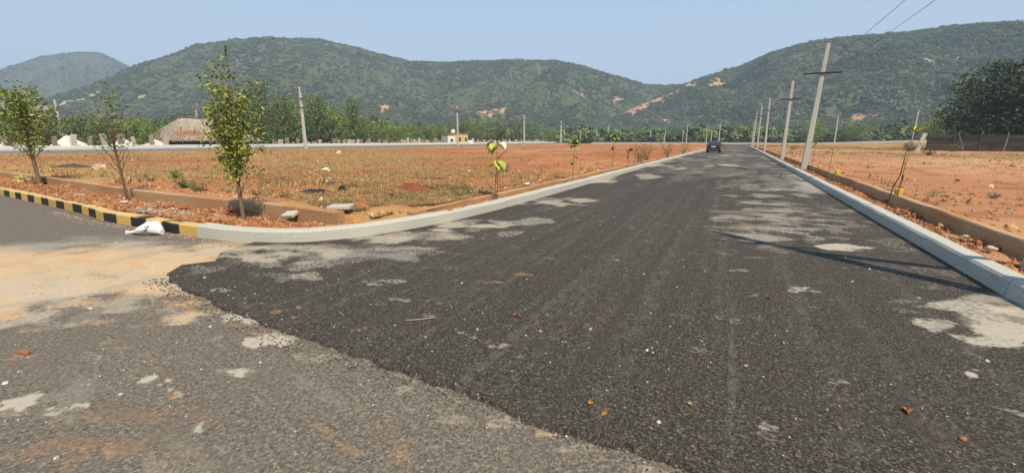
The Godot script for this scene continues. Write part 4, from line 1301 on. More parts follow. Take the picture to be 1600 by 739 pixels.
# ---------------------------------------------------------------- buildings beyond the pale road
func buildings():
	rng.seed = 500
	# thatched hut
	var o := thing("thatched_hut", "large thatched hut with hipped straw roof beside the pale road", "hut", P(-95.0, 52.5, 0.0), 0.0)
	var hl := 8.6   # half length along f
	var hw := 5.6
	var ye := 1.5
	var yr := 5.7
	var g := G.new(); g.col = Color(0.16, 0.12, 0.085)
	g.box(Vector3(0, 0.9, 0), Vector3(hw * 2 - 2.4, 1.9, hl * 2 - 2.6))
	inst(g.mesh(), M.plaster, "wall", o)
	var rf := G.new(); rf.col = Color(0.17, 0.125, 0.085)
	var c := [Vector3(-hw, ye, -hl), Vector3(hw, ye, -hl), Vector3(hw, ye, hl), Vector3(-hw, ye, hl)]
	var ra := Vector3(0, yr, -hl + 5.2)
	var rb := Vector3(0, yr, hl - 5.2)
	var faces := [[c[1], c[2], rb, ra], [c[3], c[0], ra, rb], [c[0], c[1], ra, ra], [c[2], c[3], rb, rb]]
	for q: Array in faces:
		rf.quad(q[0], q[1], q[2], q[3])
	inst(rf.mesh(false), M.plaster, "roof", o)
	var st := G.new()
	for q: Array in faces:
		var n: Vector3 = (q[1] - q[0]).cross(q[2] - q[0]).normalized()
		if n.y < 0: n = -n
		for k in 2600:
			var u := rng.randf()
			var w := pow(rng.randf(), 0.8)
			var a: Vector3 = q[0].lerp(q[1], u)
			var b: Vector3 = q[3].lerp(q[2], u)
			var at := a.lerp(b, w) + n * rng.randf_range(0.02, 0.1)
			var dn := (a - b).normalized()
			var sd := dn.cross(n) * rng.randf_range(0.03, 0.07)
			var ln := rng.randf_range(0.5, 1.1)
			var tip := at + dn * ln - n * 0.03 + dn.cross(n) * rng.randf_range(-0.15, 0.15)
			st.col = Color(0.40, 0.335, 0.255) * rng.randf_range(0.55, 1.25)
			# a patch of red tiles of earth thrown on the roadside slope
			if q == faces[0] and Vector2((at.z - 4.2) / 2.6, (at.y - 3.0) / 0.55).length() + rng.randf_range(-0.3, 0.3) < 1.0:
				st.col = Color(0.34, 0.15, 0.08) * rng.randf_range(0.7, 1.2)
			st.tri(at - sd, at + sd, tip)
	tag(inst(st.mesh(false), M.straw, "thatch", o), "", "", "", "stuff")
	var rc := G.new(); rc.col = Color(0.13, 0.11, 0.09)
	rc.tube([ra + Vector3(0, 0.08, -0.3), rb + Vector3(0, 0.08, 0.3)], [0.16, 0.16], 6)
	inst(rc.mesh(), M.bark, "ridge_cap", o)
	for k in 6:
		var pg := G.new(); pg.col = Color(0.12, 0.09, 0.06)
		var z := -hl + 1.0 + k * (hl * 2 - 2.0) / 5
		pg.tube([Vector3(hw - 0.5, 0, z), Vector3(hw - 0.5, 1.6, z)], [0.09, 0.08], 6)
		inst(pg.mesh(), M.bark, "post", o)

	# small house
	o = thing("small_house", "small yellow house with white annex and rooftop tank behind the pale road", "house", P(-90.0, 133.0, 0.0), -0.42)
	g = G.new(); g.col = Color(0.62, 0.43, 0.16)
	g.box(Vector3(0, 1.9, -1.8), Vector3(5.0, 3.8, 5.4), Basis(), 0.02)
	inst(g.mesh(), M.plaster, "wall", o)
	g = G.new(); g.col = Color(0.30, 0.15, 0.09)
	g.box(Vector3(0, 3.9, -1.8), Vector3(5.5, 0.2, 5.9), Basis(), 0.02)
	inst(g.mesh(), M.plaster, "roof_slab", o)
	g = G.new(); g.col = Color(0.74, 0.74, 0.73)
	g.box(Vector3(0.3, 1.5, 2.4), Vector3(4.6, 3.0, 2.9), Basis(), 0.02)
	inst(g.mesh(), M.plaster, "annex", o)
	g = G.new(); g.col = Color(0.74, 0.74, 0.73)
	g.box(Vector3(2.0, 0.8, -5.2), Vector3(2.2, 1.6, 2.0), Basis(), 0.02)
	inst(g.mesh(), M.plaster, "porch", o)
	g = G.new(); g.col = Color(0.72, 0.72, 0.71)
	g.tube([Vector3(0.2, 4.0, 0.2), Vector3(0.2, 4.15, 0.2), Vector3(0.2, 5.1, 0.2), Vector3(0.2, 5.3, 0.2)], [0.7, 0.75, 0.75, 0.3], 12)
	inst(g.mesh(), M.plaster, "water_tank", o)
	for e: Array in [[2.52, -1.0, 1.9, 1.0, 1.2], [2.52, -3.6, 1.9, 0.8, 1.2], [2.62, 2.3, 1.6, 1.0, 0.9]]:
		var w := Node3D.new(); w.name = "window"; o.add_child(w, true)
		g = G.new(); g.col = Color(0.45, 0.35, 0.2) if e[1] < 1 else Color(0.6, 0.6, 0.6)
		g.box(Vector3(e[0], e[2], e[1]), Vector3(0.1, e[4] + 0.2, e[3] + 0.2))
		inst(g.mesh(), M.plaster, "frame", w)
		g = G.new(); g.col = Color(0.04, 0.04, 0.045)
		g.box(Vector3(e[0] + 0.045, e[2], e[1]), Vector3(0.06, e[4], e[3]))
		inst(g.mesh(), M.glass, "pane", w)

	# white shed roof and broken white pillars at the far left
	o = thing("white_shed", "long shed with pale roof edge behind the trees at the pale road's near stretch", "shed", P(-118, 28.0, 0), 0.25)
	g = G.new(); g.col = Color(0.35, 0.33, 0.30)
	g.box(Vector3(0, 3.0, 0), Vector3(9, 6.0, 13))
	inst(g.mesh(), M.plaster, "wall", o)
	g = G.new(); g.col = Color(0.52, 0.50, 0.48)
	g.box(Vector3(0.3, 7.0, 0), Vector3(12, 1.0, 15), Basis(Vector3(0, 0, 1), 0.04), 0.03)
	inst(g.mesh(), M.plaster, "roof", o)
	# stone slab fence along the pale road
	var slab := []
	for k in 4:
		var h := G.new()
		h.box(Vector3(0, 0.6, 0), Vector3(0.35, 1.5, 1.0), Basis(Vector3(1, 0, 0), rng.randf_range(-0.1, 0.1)), 0.06)
		for j in h.v.size():
			h.v[j] += Vector3(nz.get_noise_3dv(h.v[j] * 90 + Vector3(k * 30, 0, 0)), nz.get_noise_3dv(h.v[j] * 90 + Vector3(0, k * 30, 9)), 0) * 0.12
		slab.append(h.mesh())
	var cols := [Color(0.48, 0.39, 0.30), Color(0.34, 0.27, 0.21), Color(0.58, 0.51, 0.43), Color(0.28, 0.20, 0.15)]
	var smat := []
	for k in 4:
		var m: StandardMaterial3D = M.plaster.duplicate()
		m.albedo_color = cols[k].linear_to_srgb()
		smat.append(m)
	var fe := thing("stone_slab_fence", "row of pale upright stone slabs fencing the far side of the pale road", "stone fence", P(-88.5, 0, 0))
	var z := 63.0
	while z < 215:
		if absf(z - 133) > 6.5:
			var s := inst(slab[rng.randi() % 4], smat[rng.randi() % 4], "slab", fe)
			s.position = Vector3(rng.randf_range(-0.3, 0.3), rng.randf_range(-0.25, 0.15), -z)
			s.scale = Vector3(1, rng.randf_range(0.8, 1.65), rng.randf_range(0.7, 1.4))
			s.rotation.x = rng.randf_range(-0.12, 0.12)
		z += rng.randf_range(1.1, 1.7)
	for k in 13:
		var zz := 19.0 + k * 1.95 + rng.randf_range(-0.5, 0.5)
		if zz > 43: break
		var s := inst(slab[k % 4], smat[(k * 3) % 4], "stone_post")
		s.position = P(-89.5 + rng.randf_range(-0.6, 0.6), zz, 0.2)
		s.scale = Vector3(1, rng.randf_range(1.2, 1.9), rng.randf_range(0.45, 0.8))
		s.rotation.x = rng.randf_range(-0.15, 0.15) if k > 3 else 0.3
		tag(s, (nth("stone") + " rough stone post among the sand heaps, counting toward the hut") if k > 3 else (nth("lean") + " leaning stone post beside the shed, counting toward the sand heaps"), "stone post", "stone posts by the sand heaps")
	# heaps of white sand
	for e: Array in [[-91.5, 31.0, 2.2, 2.6], [-91.0, 37.6, 1.9, 2.2], [-92, 42.5, 1.7, 2.4], [-92, 24.5, 1.5, 2.8]]:
		var h := G.new()
		h.col = Color(0.66, 0.60, 0.53)
		var rows := []
		for j in 8:
			var r := []
			var a := j / 7.0
			for s in 20:
				var t := TAU * s / 20
				var n := 1.0 + 0.18 * sin(t * 3 + e[1]) + 0.1 * sin(t * 7)
				r.append(Vector3(cos(t) * e[3] * a * n, e[2] * pow(1 - a, 0.8) * (1 + 0.1 * sin(t * 5)), sin(t) * e[3] * a * n * 1.25))
			rows.append(r)
		h.rings(rows)
		var s := inst(h.mesh(), M.paint, "sand_heap")
		s.position = P(e[0], e[1], 0)
		tag(s, nth("heap") + " largest heap of whitish sand between the stone posts", "sand heap", "sand heaps beyond the pale road")
	# dark compound wall on the right
	o = thing("compound_wall", "tall dark weathered compound wall under the big tree", "wall", P(0, 0, 0))
	var a0 := Vector2(25.3, 88.2)
	var a1 := Vector2(70.0, 93.5)
	var dirw := (a1 - a0).normalized()
	var turn := atan2(dirw.y, dirw.x)
	var pm := []
	for k in 3:
		var m: StandardMaterial3D = M.plaster.duplicate()
		m.albedo_color = Color(0.033, 0.027, 0.023).lerp(Color(0.062, 0.048, 0.04), k / 2.0).linear_to_srgb()
		pm.append(m)
	for k in 15:
		var mid := a0 + dirw * (k * 3.0 + 1.5)
		var yb := right_h(mid.x, mid.y)
		for j in 5:    # courses of precast boards, stepped a little out of line
			var h := G.new()
			h.box(Vector3.ZERO, Vector3(2.82, 0.475, 0.09), Basis(), 0.012)
			var s := inst(h.mesh(), pm[rng.randi() % 3], "wall_panel", o)
			s.position = P(mid.x, mid.y + rng.randf_range(-0.01, 0.01), yb + 0.12 + j * 0.485)
			s.rotation.y = turn
		var h2 := G.new()
		h2.box(Vector3(0, 1.2, 0), Vector3(0.2, 2.6, 0.22), Basis(Vector3(0, 0, 1), rng.randf_range(-0.02, 0.02)), 0.015)
		var po := a0 + dirw * (k * 3.0)
		var s2 := inst(h2.mesh(), pm[2], "wall_post", o)
		s2.position = P(po.x, po.y, right_h(po.x, po.y))
		s2.rotation.y = turn
	var wp := G.new()
	wp.box(Vector3(0, 1.3, 0), Vector3(0.5, 3.0, 0.35), Basis(Vector3(0, 0, 1), -0.22), 0.03)
	var s3 := inst(wp.mesh(), smat[2], "stone_post")
	s3.position = P(24.3, 87.6, right_h(24.3, 87.6) - 0.2)
	tag(s3, "whitish stone post leaning on the end of the dark compound wall", "stone post")
	for e: Array in [[29.0, 86.8, -0.25], [33.2, 87.0, 0.3], [36.0, 87.2, 0.28]]:
		var h := G.new(); h.col = Color(0.16, 0.12, 0.09)
		h.tube([Vector3(0, -0.1, 0), Vector3(e[2] * 1.2, 1.4, -0.6), Vector3(e[2] * 2.2, 2.7, -1.3)], [0.09, 0.08, 0.06], 6)
		var s := inst(h.mesh(), M.bark, "leaning_log")
		s.position = P(e[0], e[1], right_h(e[0], e[1]))
		tag(s, nth("log") + " slanting log along the compound wall from its white post", "log", "logs propped on the compound wall")

# ---------------------------------------------------------------- trees behind
func far_trees():
	var bark := Color(0.10, 0.075, 0.05)
	var round_ := func(y): return pow(sin(PI * clampf(0.14 + y * 0.8, 0, 1)), 0.7)
	var cone := func(y): return clampf(1.0 - pow(y, 2.2) * 0.72, 0.2, 1)
	var g := "trees beyond the pale road"
	var T := {
		"tall": tree_kind("feathery_tree", "tall feathery upright tree behind the slim corner tree", 601, {h = 10.0, w = 5.2, stem = 0.9, low = 0.18, limbs = 40, clump = 0.17, leaves = 44, leaf = 0.19, narrow = 0.35, tall = 1.2, bark = bark, c0 = Color(0.065, 0.10, 0.028), c1 = Color(0.21, 0.27, 0.075), shape = cone}, g),
		"green": tree_kind("green_tree", "rounded fresh green tree in the row behind the stone slab fence", 602, {h = 8.0, w = 8.6, stem = 0.55, low = 0.12, limbs = 32, clump = 0.15, leaves = 60, leaf = 0.2, bark = bark, c0 = Color(0.075, 0.125, 0.025), c1 = Color(0.25, 0.32, 0.07), shape = round_}, g),
		"dark": tree_kind("dark_tree", "dark leafy tree with broad crown beyond the pale road", 603, {h = 7.0, w = 7.2, stem = 0.5, low = 0.2, limbs = 22, clump = 0.18, leaves = 44, leaf = 0.2, bark = bark, c0 = Color(0.042, 0.07, 0.02), c1 = Color(0.145, 0.19, 0.055), shape = round_}, g),
		"brown": tree_kind("reddish_tree", "half-bare reddish brown tree above the green row", 604, {h = 10.0, w = 6.5, stem = 0.6, low = 0.25, limbs = 20, clump = 0.14, leaves = 24, leaf = 0.18, bark = Color(0.14, 0.09, 0.07), c0 = Color(0.06, 0.04, 0.03), c1 = Color(0.16, 0.10, 0.07), shape = round_}, g)}
	var L := [["dark", -92, 25.0, 5.2], ["green", -100, 28.2, 6.1], ["green", -96, 21.0, 5.5], ["dark", -98, 32.5, 5.8], ["dark", -95, 35.2, 6.8], ["dark", -96, 38.2, 6.2], ["green", -93, 40.8, 5.3], ["dark", -99, 45.4, 6.0], ["green", -104, 48.2, 6.4], ["dark", -104, 54.0, 7.2],
		["tall", -96.5, 66.2, 15.0], ["tall", -92, 68.6, 14.2], ["tall", -94, 63.4, 11.5], ["green", -97, 73.5, 11.0], ["dark", -97, 78.5, 10.6], ["tall", -92, 77.6, 12.0], ["green", -92, 82.0, 9.0], ["green", -97, 85.5, 10.4], ["tall", -91, 88.4, 12.6], ["green", -94, 90.5, 9.0], ["green", -94, 95.9, 8.8], ["green", -94, 101.0, 6.8], ["green", -93, 106.6, 6.8], ["green", -95, 113.8, 7.2], ["green", -92, 120.5, 7.4], ["dark", -96, 127.4, 7.6], ["green", -99, 137.0, 8.2], ["dark", -94, 144.0, 8.4], ["dark", -98, 152.5, 9.6], ["green", -100, 165.5, 10.6], ["dark", -98, 176.0, 11.4], ["brown", -100, 192.0, 15.4], ["dark", -94, 199.0, 12.0], ["dark", -98, 219.0, 9.1], ["green", -100, 232.0, 8.0], ["green", -100, 247.6, 9.3], ["dark", -98, 265.0, 8.0], ["green", -98, 284.2, 9.4], ["green", -98, 308.0, 8.6], ["dark", -96, 336.0, 8.7]]
	L.sort_custom(func(a, b): return a[2] < b[2])
	var seen := {}
	rng.seed = 640
	for e: Array in L:
		var p: Node3D = T[e[0]]
		var base: float = {"tall": 10.0, "green": 8.0, "dark": 7.0, "brown": 10.0}[e[0]]
		var at := P(e[1], e[2], -0.1)
		var look: String = {"tall": "tall feathery tree", "green": "rounded fresh green tree", "dark": "dark broad-crowned tree", "brown": "half-bare reddish brown tree"}[e[0]]
		var label: String = nth(e[0] + "f") + " " + look + " along the slab fence from the forked pole" if e[2] > 58 else nth(e[0] + "h") + " " + look + " from the sand heaps to the hut"
		if e[0] == "brown": label = "half-bare reddish brown tree above the green row"
		if not seen.has(e[0]):
			seen[e[0]] = true
			p.set_meta("label", label)
			p.position = at; p.scale = Vector3.ONE * e[3] / base; p.rotation.y = rng.randf() * TAU
		else:
			copy(p, at, rng.randf() * TAU, e[3] / base * rng.randf_range(0.85, 1.12), label)
	g = "trees beyond the end street"
	for k in 22:   # behind the end street, both sides of the road
		var x := -58.0 + k * 7.2 + rng.randf_range(-2, 2)
		var f := 222.0 + rng.randf_range(0, 26) + (10 if absf(x) < 8 else 0)
		var kind: String = ["green", "dark", "green"][k % 3]
		var hh := rng.randf_range(6.5, 10.0)
		copy(T[kind], P(x, f, right_h(maxf(x, 3.6), f) - 0.3 if x > 3 else -0.2), rng.randf() * TAU, hh / (8.0 if kind == "green" else 7.0), nth("e" + kind + str(x > 0)) + (" fresh green tree" if kind == "green" else " dark leafy tree") + " behind the end street counting toward the " + ("compound wall" if x > 0 else "road end"), g)
	copy(T.dark, P(36.5, 118, 0.3), 1.0, 1.15, "mid-green tree standing left of the big tree behind the compound wall", g)
	copy(T.green, P(46.0, 150, 0.9), 2.0, 0.9, "pale green tree far behind the compound wall", g)
	copy(T.green, P(58.0, 122, 0.9), 4.0, 0.6, "bright low tree showing between the compound wall and the big crown", g)
	# the big dark tree
	var b := tree_kind("big_tree", "big dark spreading tree rising behind the compound wall", 650, {h = 14.2, w = 19.5, stem = 0.45, low = 0.16, limbs = 80, clump = 0.12, leaves = 165, leaf = 0.30, narrow = 0.5, bark = Color(0.07, 0.055, 0.045), c0 = Color(0.014, 0.028, 0.009), c1 = Color(0.066, 0.092, 0.024), shape = func(y): return pow(sin(PI * clampf(0.22 + y * 0.74, 0, 1)), 0.55)}, "")
	b.position = P(40.2, 100.5, right_h(42.5, 100.5) - 0.3)

# ---------------------------------------------------------------- loose things on the ground
func rubble():
	rng.seed = 700
	var rocks := [rock_mesh(1), rock_mesh(2), rock_mesh(3, 0.55), rock_mesh(4, 0.85)]
	# single stones one can pick out
	for e: Array in [[-8.75, 5.12, 0.22, 0, "dark red boulder beside the slim corner tree"], [-9.2, 5.1, 0.15, 1, "small round red stone near the slim corner tree"], [-10.55, 4.95, 0.24, 0, "red boulder, largest of the heap between the two thinner trees"], [-10.25, 5.08, 0.19, 0, "angular red stone on the heap between the two thinner trees"], [-10.9, 4.8, 0.2, 1, "dull brown stone at the front of the heap"], [-11.3, 4.95, 0.17, 1, "small brown stone at the back of the heap"], [-10.1, 4.8, 0.15, 2, "flat pale stone lying before the heap"], [-12.1, 4.85, 0.2, 2, "flat buff stone near the sparse tree"], [-21.4, 5.9, 0.5, 3, "yellowish boulder near the bushy tree"], [-20.3, 6.05, 0.4, 0, "dark red boulder near the bushy tree"], [-6.22, 6.8, 0.2, 0, "red brick-coloured boulder on the grassy plot by the corner"], [-24.3, 9.1, 0.5, 2, "flat pink stone beside the black debris"], [-43.6, 39.6, 0.75, 4, "white block lying in the dry grass"], [-5.75, 12.5, 0.22, 4, "pale yellowish stone behind the left road kerb"], [4.4, 13.6, 0.14, 0, "red stone lying behind the right edging wall"], [5.2, 14.6, 0.16, 0, "dark red stone in the right plot"], [3.05, 7.75, 0.13, 2, "flat pale stone on the soil strip under the poles"], [3.1, 8.6, 0.09, 2, "small flat stone on the soil strip under the poles"], [-16.1, 13.8, 0.4, 4, "pale stone lump in the dry grass behind the corner tree"], [-6.95, 6.1, 0.11, 0, "small red stone by the concrete slab"]]:
		var s := inst(rocks[rng.randi() % 4], M.rockm[e[3]], "stone")
		var y := 0.215
		if e[0] < -5.6 and e[1] > 5.6 + maxf(0, (-13 - e[0]) * 0.085): y = field_h(e[0], e[1])
		elif e[0] > 3.5: y = right_h(e[0], e[1])
		s.position = P(e[0], e[1], y + e[2] * 0.12)
		s.scale = Vector3(e[2], e[2] * 0.9, e[2]) * 1.15
		s.rotation.y = rng.randf() * TAU
		tag(s, e[4], "stone", "loose stones")
	# concrete fragments
	for e: Array in [[-7.08, 5.2, 0.30, 0.19, "broken grey concrete slab tilted against the edging wall", Vector3(0.35, 0.2, 0.1), 0.4], [-6.45, 5.78, 0.40, 0.30, "buff concrete slab lying on the grassy plot", Vector3(0.05, 0.5, 0.03), 0.6]]:
		var g := G.new()
		g.col = Color(0.5, 0.42, 0.30) if e[1] > 6 else Color(0.46, 0.43, 0.37)
		g.box(Vector3.ZERO, Vector3(e[3] * 1.4, 0.06, e[3]), Basis(), 0.008)
		var s := inst(g.mesh(), M.paint, "concrete_slab")
		s.position = P(e[0], e[1], e[2])
		s.rotation = e[5]
		tag(s, e[4], "slab")
	# yellow plastic cans by the saplings
	for e: Array in [[3.38, 12.95, 0.385, 0.3, "dented yellow plastic can on the edging wall beside the staked sapling"], [3.38, 20.2, 0.385, 0.4, "yellow plastic can on the edging wall beside the stubby sapling"], [3.37, 24.2, 0.385, 0.2, "yellow plastic can on the edging wall near the strutted pole"]]:
		# a squat can, cut open and set beside its sapling
		var o := thing("yellow_can", e[4], "plastic can", P(e[0], e[1], e[2] - 0.003), e[3], "yellow cans on the right edging wall")
		var g := G.new(); g.col = Color(0.58, 0.36, 0.03)
		var R := []
		for k: Array in [[0.0, 0.86], [0.015, 0.98], [0.07, 1.0], [0.085, 0.93], [0.1, 1.0], [0.17, 0.97], [0.19, 0.88], [0.2, 0.7]]:
			var r := []
			for s in 12:
				var a := TAU * (s + 0.5) / 12
				var q := 0.075 / maxf(absf(cos(a)), absf(sin(a))) * 0.9 + 0.012 * sin(a * 2 + 1)
				r.append(Vector3(cos(a) * q * k[1] * 1.2, k[0], sin(a) * q * k[1]))
			R.append(r)
		g.rings(R); g.fan(R[0], false); g.fan(R[7])
		inst(g.mesh(), M.plastic, "can_body", o)
		var n := G.new(); n.col = Color(0.60, 0.34, 0.015)
		n.tube([Vector3(0.03, 0.195, 0), Vector3(0.03, 0.225, 0)], [0.026, 0.024], 10)
		inst(n.mesh(), M.plastic, "neck", o)
		o.scale = Vector3.ONE * 0.68
	# brick piece, leaves and a stick on the asphalt
	var br := G.new(); br.col = Color(0.34, 0.115, 0.05)
	br.box(Vector3(0, 0.02, 0), Vector3(0.11, 0.04, 0.05), Basis(), 0.006)
	br.box(Vector3(0.05, 0.018, 0.02), Vector3(0.05, 0.032, 0.04), Basis(Vector3.UP, 0.5), 0.006)
	var bs := inst(br.mesh(), M.paint, "brick_fragment")
	bs.scale = Vector3(0.8, 0.45, 0.6); bs.position = P(-4.76, 1.1, 0.002); bs.rotation.y = 0.4
	tag(bs, "broken orange brick fragment on the older grey street", "brick piece")
	var lf := [[-1.66, 3.4, 0.10, Color(0.50, 0.16, 0.05), "curled red-orange leaf alone on the new asphalt"], [1.06, 3.14, 0.12, Color(0.50, 0.20, 0.07), "long orange leaf on the dark asphalt toward the right kerb"], [-0.64, 2.36, 0.06, Color(0.55, 0.27, 0.06), "larger of two yellow-orange leaves by the asphalt seam"], [-0.56, 2.3, 0.045, Color(0.55, 0.30, 0.09), "smaller of two yellow-orange leaves by the asphalt seam"], [0.42, 4.95, 0.09, Color(0.46, 0.19, 0.06), "orange leaf on dusty new asphalt mid-road"], [-0.1, 2.62, 0.045, Color(0.5, 0.42, 0.2), "small pale yellow leaf on dark asphalt"]]
	for e: Array in lf:
		var g := G.new()
		e[2] *= 0.72
		var d := Vector3(e[2], 0.012, 0.02)
		g.leaf(Vector3(-e[2] * 0.5, 0.004, 0), d, Vector3(0.1, 0, -1).normalized() * e[2] * 0.26, Vector3(0, 0.012, 0), e[3])
		g.leaf(Vector3(-e[2] * 0.45, 0.01, 0.01), d * 0.8, Vector3(0.1, 0.3, -1).normalized() * e[2] * 0.2, Vector3(0, 0.016, 0), e[3] * 0.8)
		var s := inst(g.mesh(false), M.leaf, "fallen_leaf")
		s.position = P(e[0], e[1], 0.026)
		s.rotation.y = rng.randf() * TAU
		tag(s, e[4], "leaf", "fallen leaves on the road")
	var sg := G.new(); sg.col = Color(0.42, 0.34, 0.24)
	sg.tube([Vector3(-0.13, 0.006, 0), Vector3(0, 0.008, 0.012), Vector3(0.13, 0.006, -0.01)], [0.004, 0.004, 0.003], 5)
	var so := inst(sg.mesh(), M.bark, "dry_stick"); so.position = P(-2.4, 2.95, 0.026); so.rotation.y = 0.7
	tag(so, "pale dry stick lying on the new asphalt", "stick")
	# pebbles and crumbs strewn over the asphalt
	var xf := [[], [], []]
	var cs := [[], [], []]
	for k in 3300:
		var x := rng.randf_range(-9, 3.0)
		var f := rng.randf_range(0.6, 4.2) if k % 2 == 0 else rng.randf_range(2.0, 15)
		var y := 0.024
		if x < -6.0 or f < 2.15 + maxf(0, -x - 3.0) * 0.15: y = 0.0
		if x > 2.58 or (x < -4.95 and f > 4.0): continue
		if nz.get_noise_2d(x * 26, f * 26) < rng.randf_range(-0.5, 0.45): continue
		var s := rng.randf_range(0.004, 0.011) * (1.0 if rng.randf() < 0.93 else 2.2)
		var c := Color(0.40, 0.36, 0.29).lerp(Color(0.62, 0.58, 0.50), rng.randf()) if rng.randf() < 0.75 else Color(0.40, 0.20, 0.09)
		var v := rng.randi() % 3
		xf[v].append(Transform3D(spin().scaled(Vector3.ONE * s * 1.6), P(x, f, y + s * 0.3))); cs[v].append(c * rng.randf_range(0.6, 1.1))
	for k in 1500:   # crumbled edge of the new layer
		var x := rng.randf_range(-6.0, 1.2)
		var f := 2.14 + maxf(0, -x - 3.0) * 0.14 + rng.randfn(0.0, 0.06) - 0.02
		var s := rng.randf_range(0.004, 0.013)
		var v := rng.randi() % 3
		xf[v].append(Transform3D(spin().scaled(Vector3.ONE * s * 1.7), P(x, f - 0.02, 0.003 + s * 0.3))); cs[v].append(Color(0.06, 0.055, 0.05).lerp(Color(0.3, 0.26, 0.2), pow(rng.randf(), 2.0)))
	for k in 700:    # grit washed against the painted kerb and the corner kerb
		var x := rng.randf_range(-14, -6.8)
		var f := 4.08 - absf(rng.randfn(0, 0.12)) + maxf(0, -x - 11.3) * 0.06
		var s := rng.randf_range(0.006, 0.022)
		var v := rng.randi() % 3
		xf[v].append(Transform3D(spin().scaled(Vector3.ONE * s * 1.6), P(x, f, s * 0.3))); cs[v].append(Color(0.24, 0.15, 0.09).lerp(Color(0.38, 0.33, 0.27), rng.randf()))
	for v in 3:
		multi("road_grit", rocks[v], M.tinted, xf[v], cs[v], "small pebbles and crumbs scattered over the asphalt")
	# clods in the planting strips
	xf = [[], [], []]
	cs = [[], [], []]
	for k in 7800:
		var x := 0.0
		var f := 0.0
		var y := 0.20
		if k < 4200:
			x = rng.randf_range(-22, -6.2)
			var fa := 4.36 + maxf(0, -x - 11.3) * 0.085
			f = rng.randf_range(fa, fa + 0.98)
			if x > -7.2: f = rng.randf_range(4.75, 5.2)
		elif k < 6400:
			y = 0.15; x = rng.randf_range(2.86, 3.27); f = 6.0 + 34 * pow(rng.randf(), 1.7)
		else:
			x = rng.randf_range(-5.32, -5.05); f = 7.2 + 30 * pow(rng.randf(), 1.7); y = 0.15
		var s := rng.randf_range(0.012, 0.045) * (1.0 if rng.randf() < 0.93 else 2.0)
		var c := Color(0.32, 0.12, 0.045).lerp(Color(0.44, 0.24, 0.125), rng.randf())
		if rng.randf() < 0.05: c = Color(0.45, 0.37, 0.27)
		if x < -9.2 and x > -11 and f < 4.75 and rng.randf() < 0.7: c = Color(0.40, 0.37, 0.31)
		var v := rng.randi() % 3
		xf[v].append(Transform3D(Basis(rand_dir(), rng.randf() * TAU).scaled(Vector3.ONE * s * 1.7), P(x, f, y + nz.get_noise_2d(x * 40, f * 40) * 0.085 + s * 0.15))); cs[v].append(c * rng.randf_range(0.55, 1.1))
	for v in 3:
		multi("soil_clods", rocks[v], M.tinted, xf[v], cs[v], "crumbly red clods in the planting strips")
	# dry grass and clods over the plots
	var tuft := []
	for t in 3:
		var g := G.new()
		for k in 13:
			var a := rng.randf() * TAU
			var o := Vector3(cos(a), 0, sin(a)) * rng.randf() * 0.35
			var top := o + Vector3(cos(a) * rng.randf_range(0.1, 0.6), rng.randf_range(0.4, 1.0), sin(a) * rng.randf_range(0.1, 0.6))
			var sd := Vector3(-sin(a), 0, cos(a)) * 0.045
			g.col = Color.WHITE * rng.randf_range(0.7, 1.2)
			g.tri(o - sd, o + sd, top)
		tuft.append(g.mesh(false))
	xf = [[], [], []]
	cs = [[], [], []]
	for k in 90000:
		var x := 0.0
		var f := 0.0
		if k < 58000:
			var u := pow(rng.randf(), 1.9)
			var ang := rng.randf_range(0.02, 1.5)
			var d := 1.2 + 85 * u
			x = -5.6 - d * sin(ang) * (1.0 if k % 3 else 0.6); f = 5.7 + d * cos(ang) * 1.6
		else:
			x = 3.6 + 60 * pow(rng.randf(), 1.6); f = 7 + 130 * pow(rng.randf(), 1.3)
		if x < -74 or f > 230: continue
		if x < -13 and f < 5.8 + (-13 - x) * 0.085: continue
		var y := 0.0
		if x < 0:
			var g := nz.get_noise_2d(x * 1.2 - 200, f * 1.2 + 33) + 0.5 * nz.get_noise_2d(x * 6 + 9, f * 6) + 0.35 * nz.get_noise_2d(x * 22, f * 22)
			var red := smoothstep(2, 26, f + x) * smoothstep(-70, -52, x)
			if g + 0.22 - red * 0.75 + 0.4 * smoothstep(-18, -45, x) * (1.0 - red) < rng.randf_range(-0.3, 0.35): continue
			y = field_h(x, f)
		else:
			var g := nz.get_noise_2d(x * 1.5 + 600, f * 1.2) + 0.6 * nz.get_noise_2d(x * 7, f * 7 + 500)
			if g + smoothstep(75, 110, f) * 0.35 < rng.randf_range(-0.15, 0.5): continue
			y = right_h(x, f)
		var far := Vector2(x, f).length()
		var s := rng.randf_range(0.03, 0.085) * (1.0 + far * 0.02)
		var c := Color(0.47, 0.335, 0.155).lerp(Color(0.30, 0.205, 0.095), rng.randf()) * rng.randf_range(0.75, 1.2)
		if x > -16 and x < -6 and f < 11 and nz.get_noise_2d(x * 14 + 60, f * 14) > 0.28 and rng.randf() < 0.7: c = Color(0.12, 0.15, 0.045)
		var v := rng.randi() % 3
		xf[v].append(Transform3D(spin().scaled(Vector3(s * 1.4, s, s * 1.4)), P(x, f, y - 0.01))); cs[v].append(c)
	for k in 3000:   # clumps over the right plot
		var x := 4.0 + 45 * pow(rng.randf(), 1.5)
		var f := 8.0 + 100 * pow(rng.randf(), 1.5)
		if nz.get_noise_2d(x * 3 + 700, f * 3) < 0.08: continue
		var s := rng.randf_range(0.08, 0.22)
		var v := rng.randi() % 3
		xf[v].append(Transform3D(spin().scaled(Vector3(s * 1.3, s, s * 1.3)), P(x, f, right_h(x, f) - 0.01))); cs[v].append(Color(0.48, 0.36, 0.18).lerp(Color(0.28, 0.21, 0.09), rng.randf()))
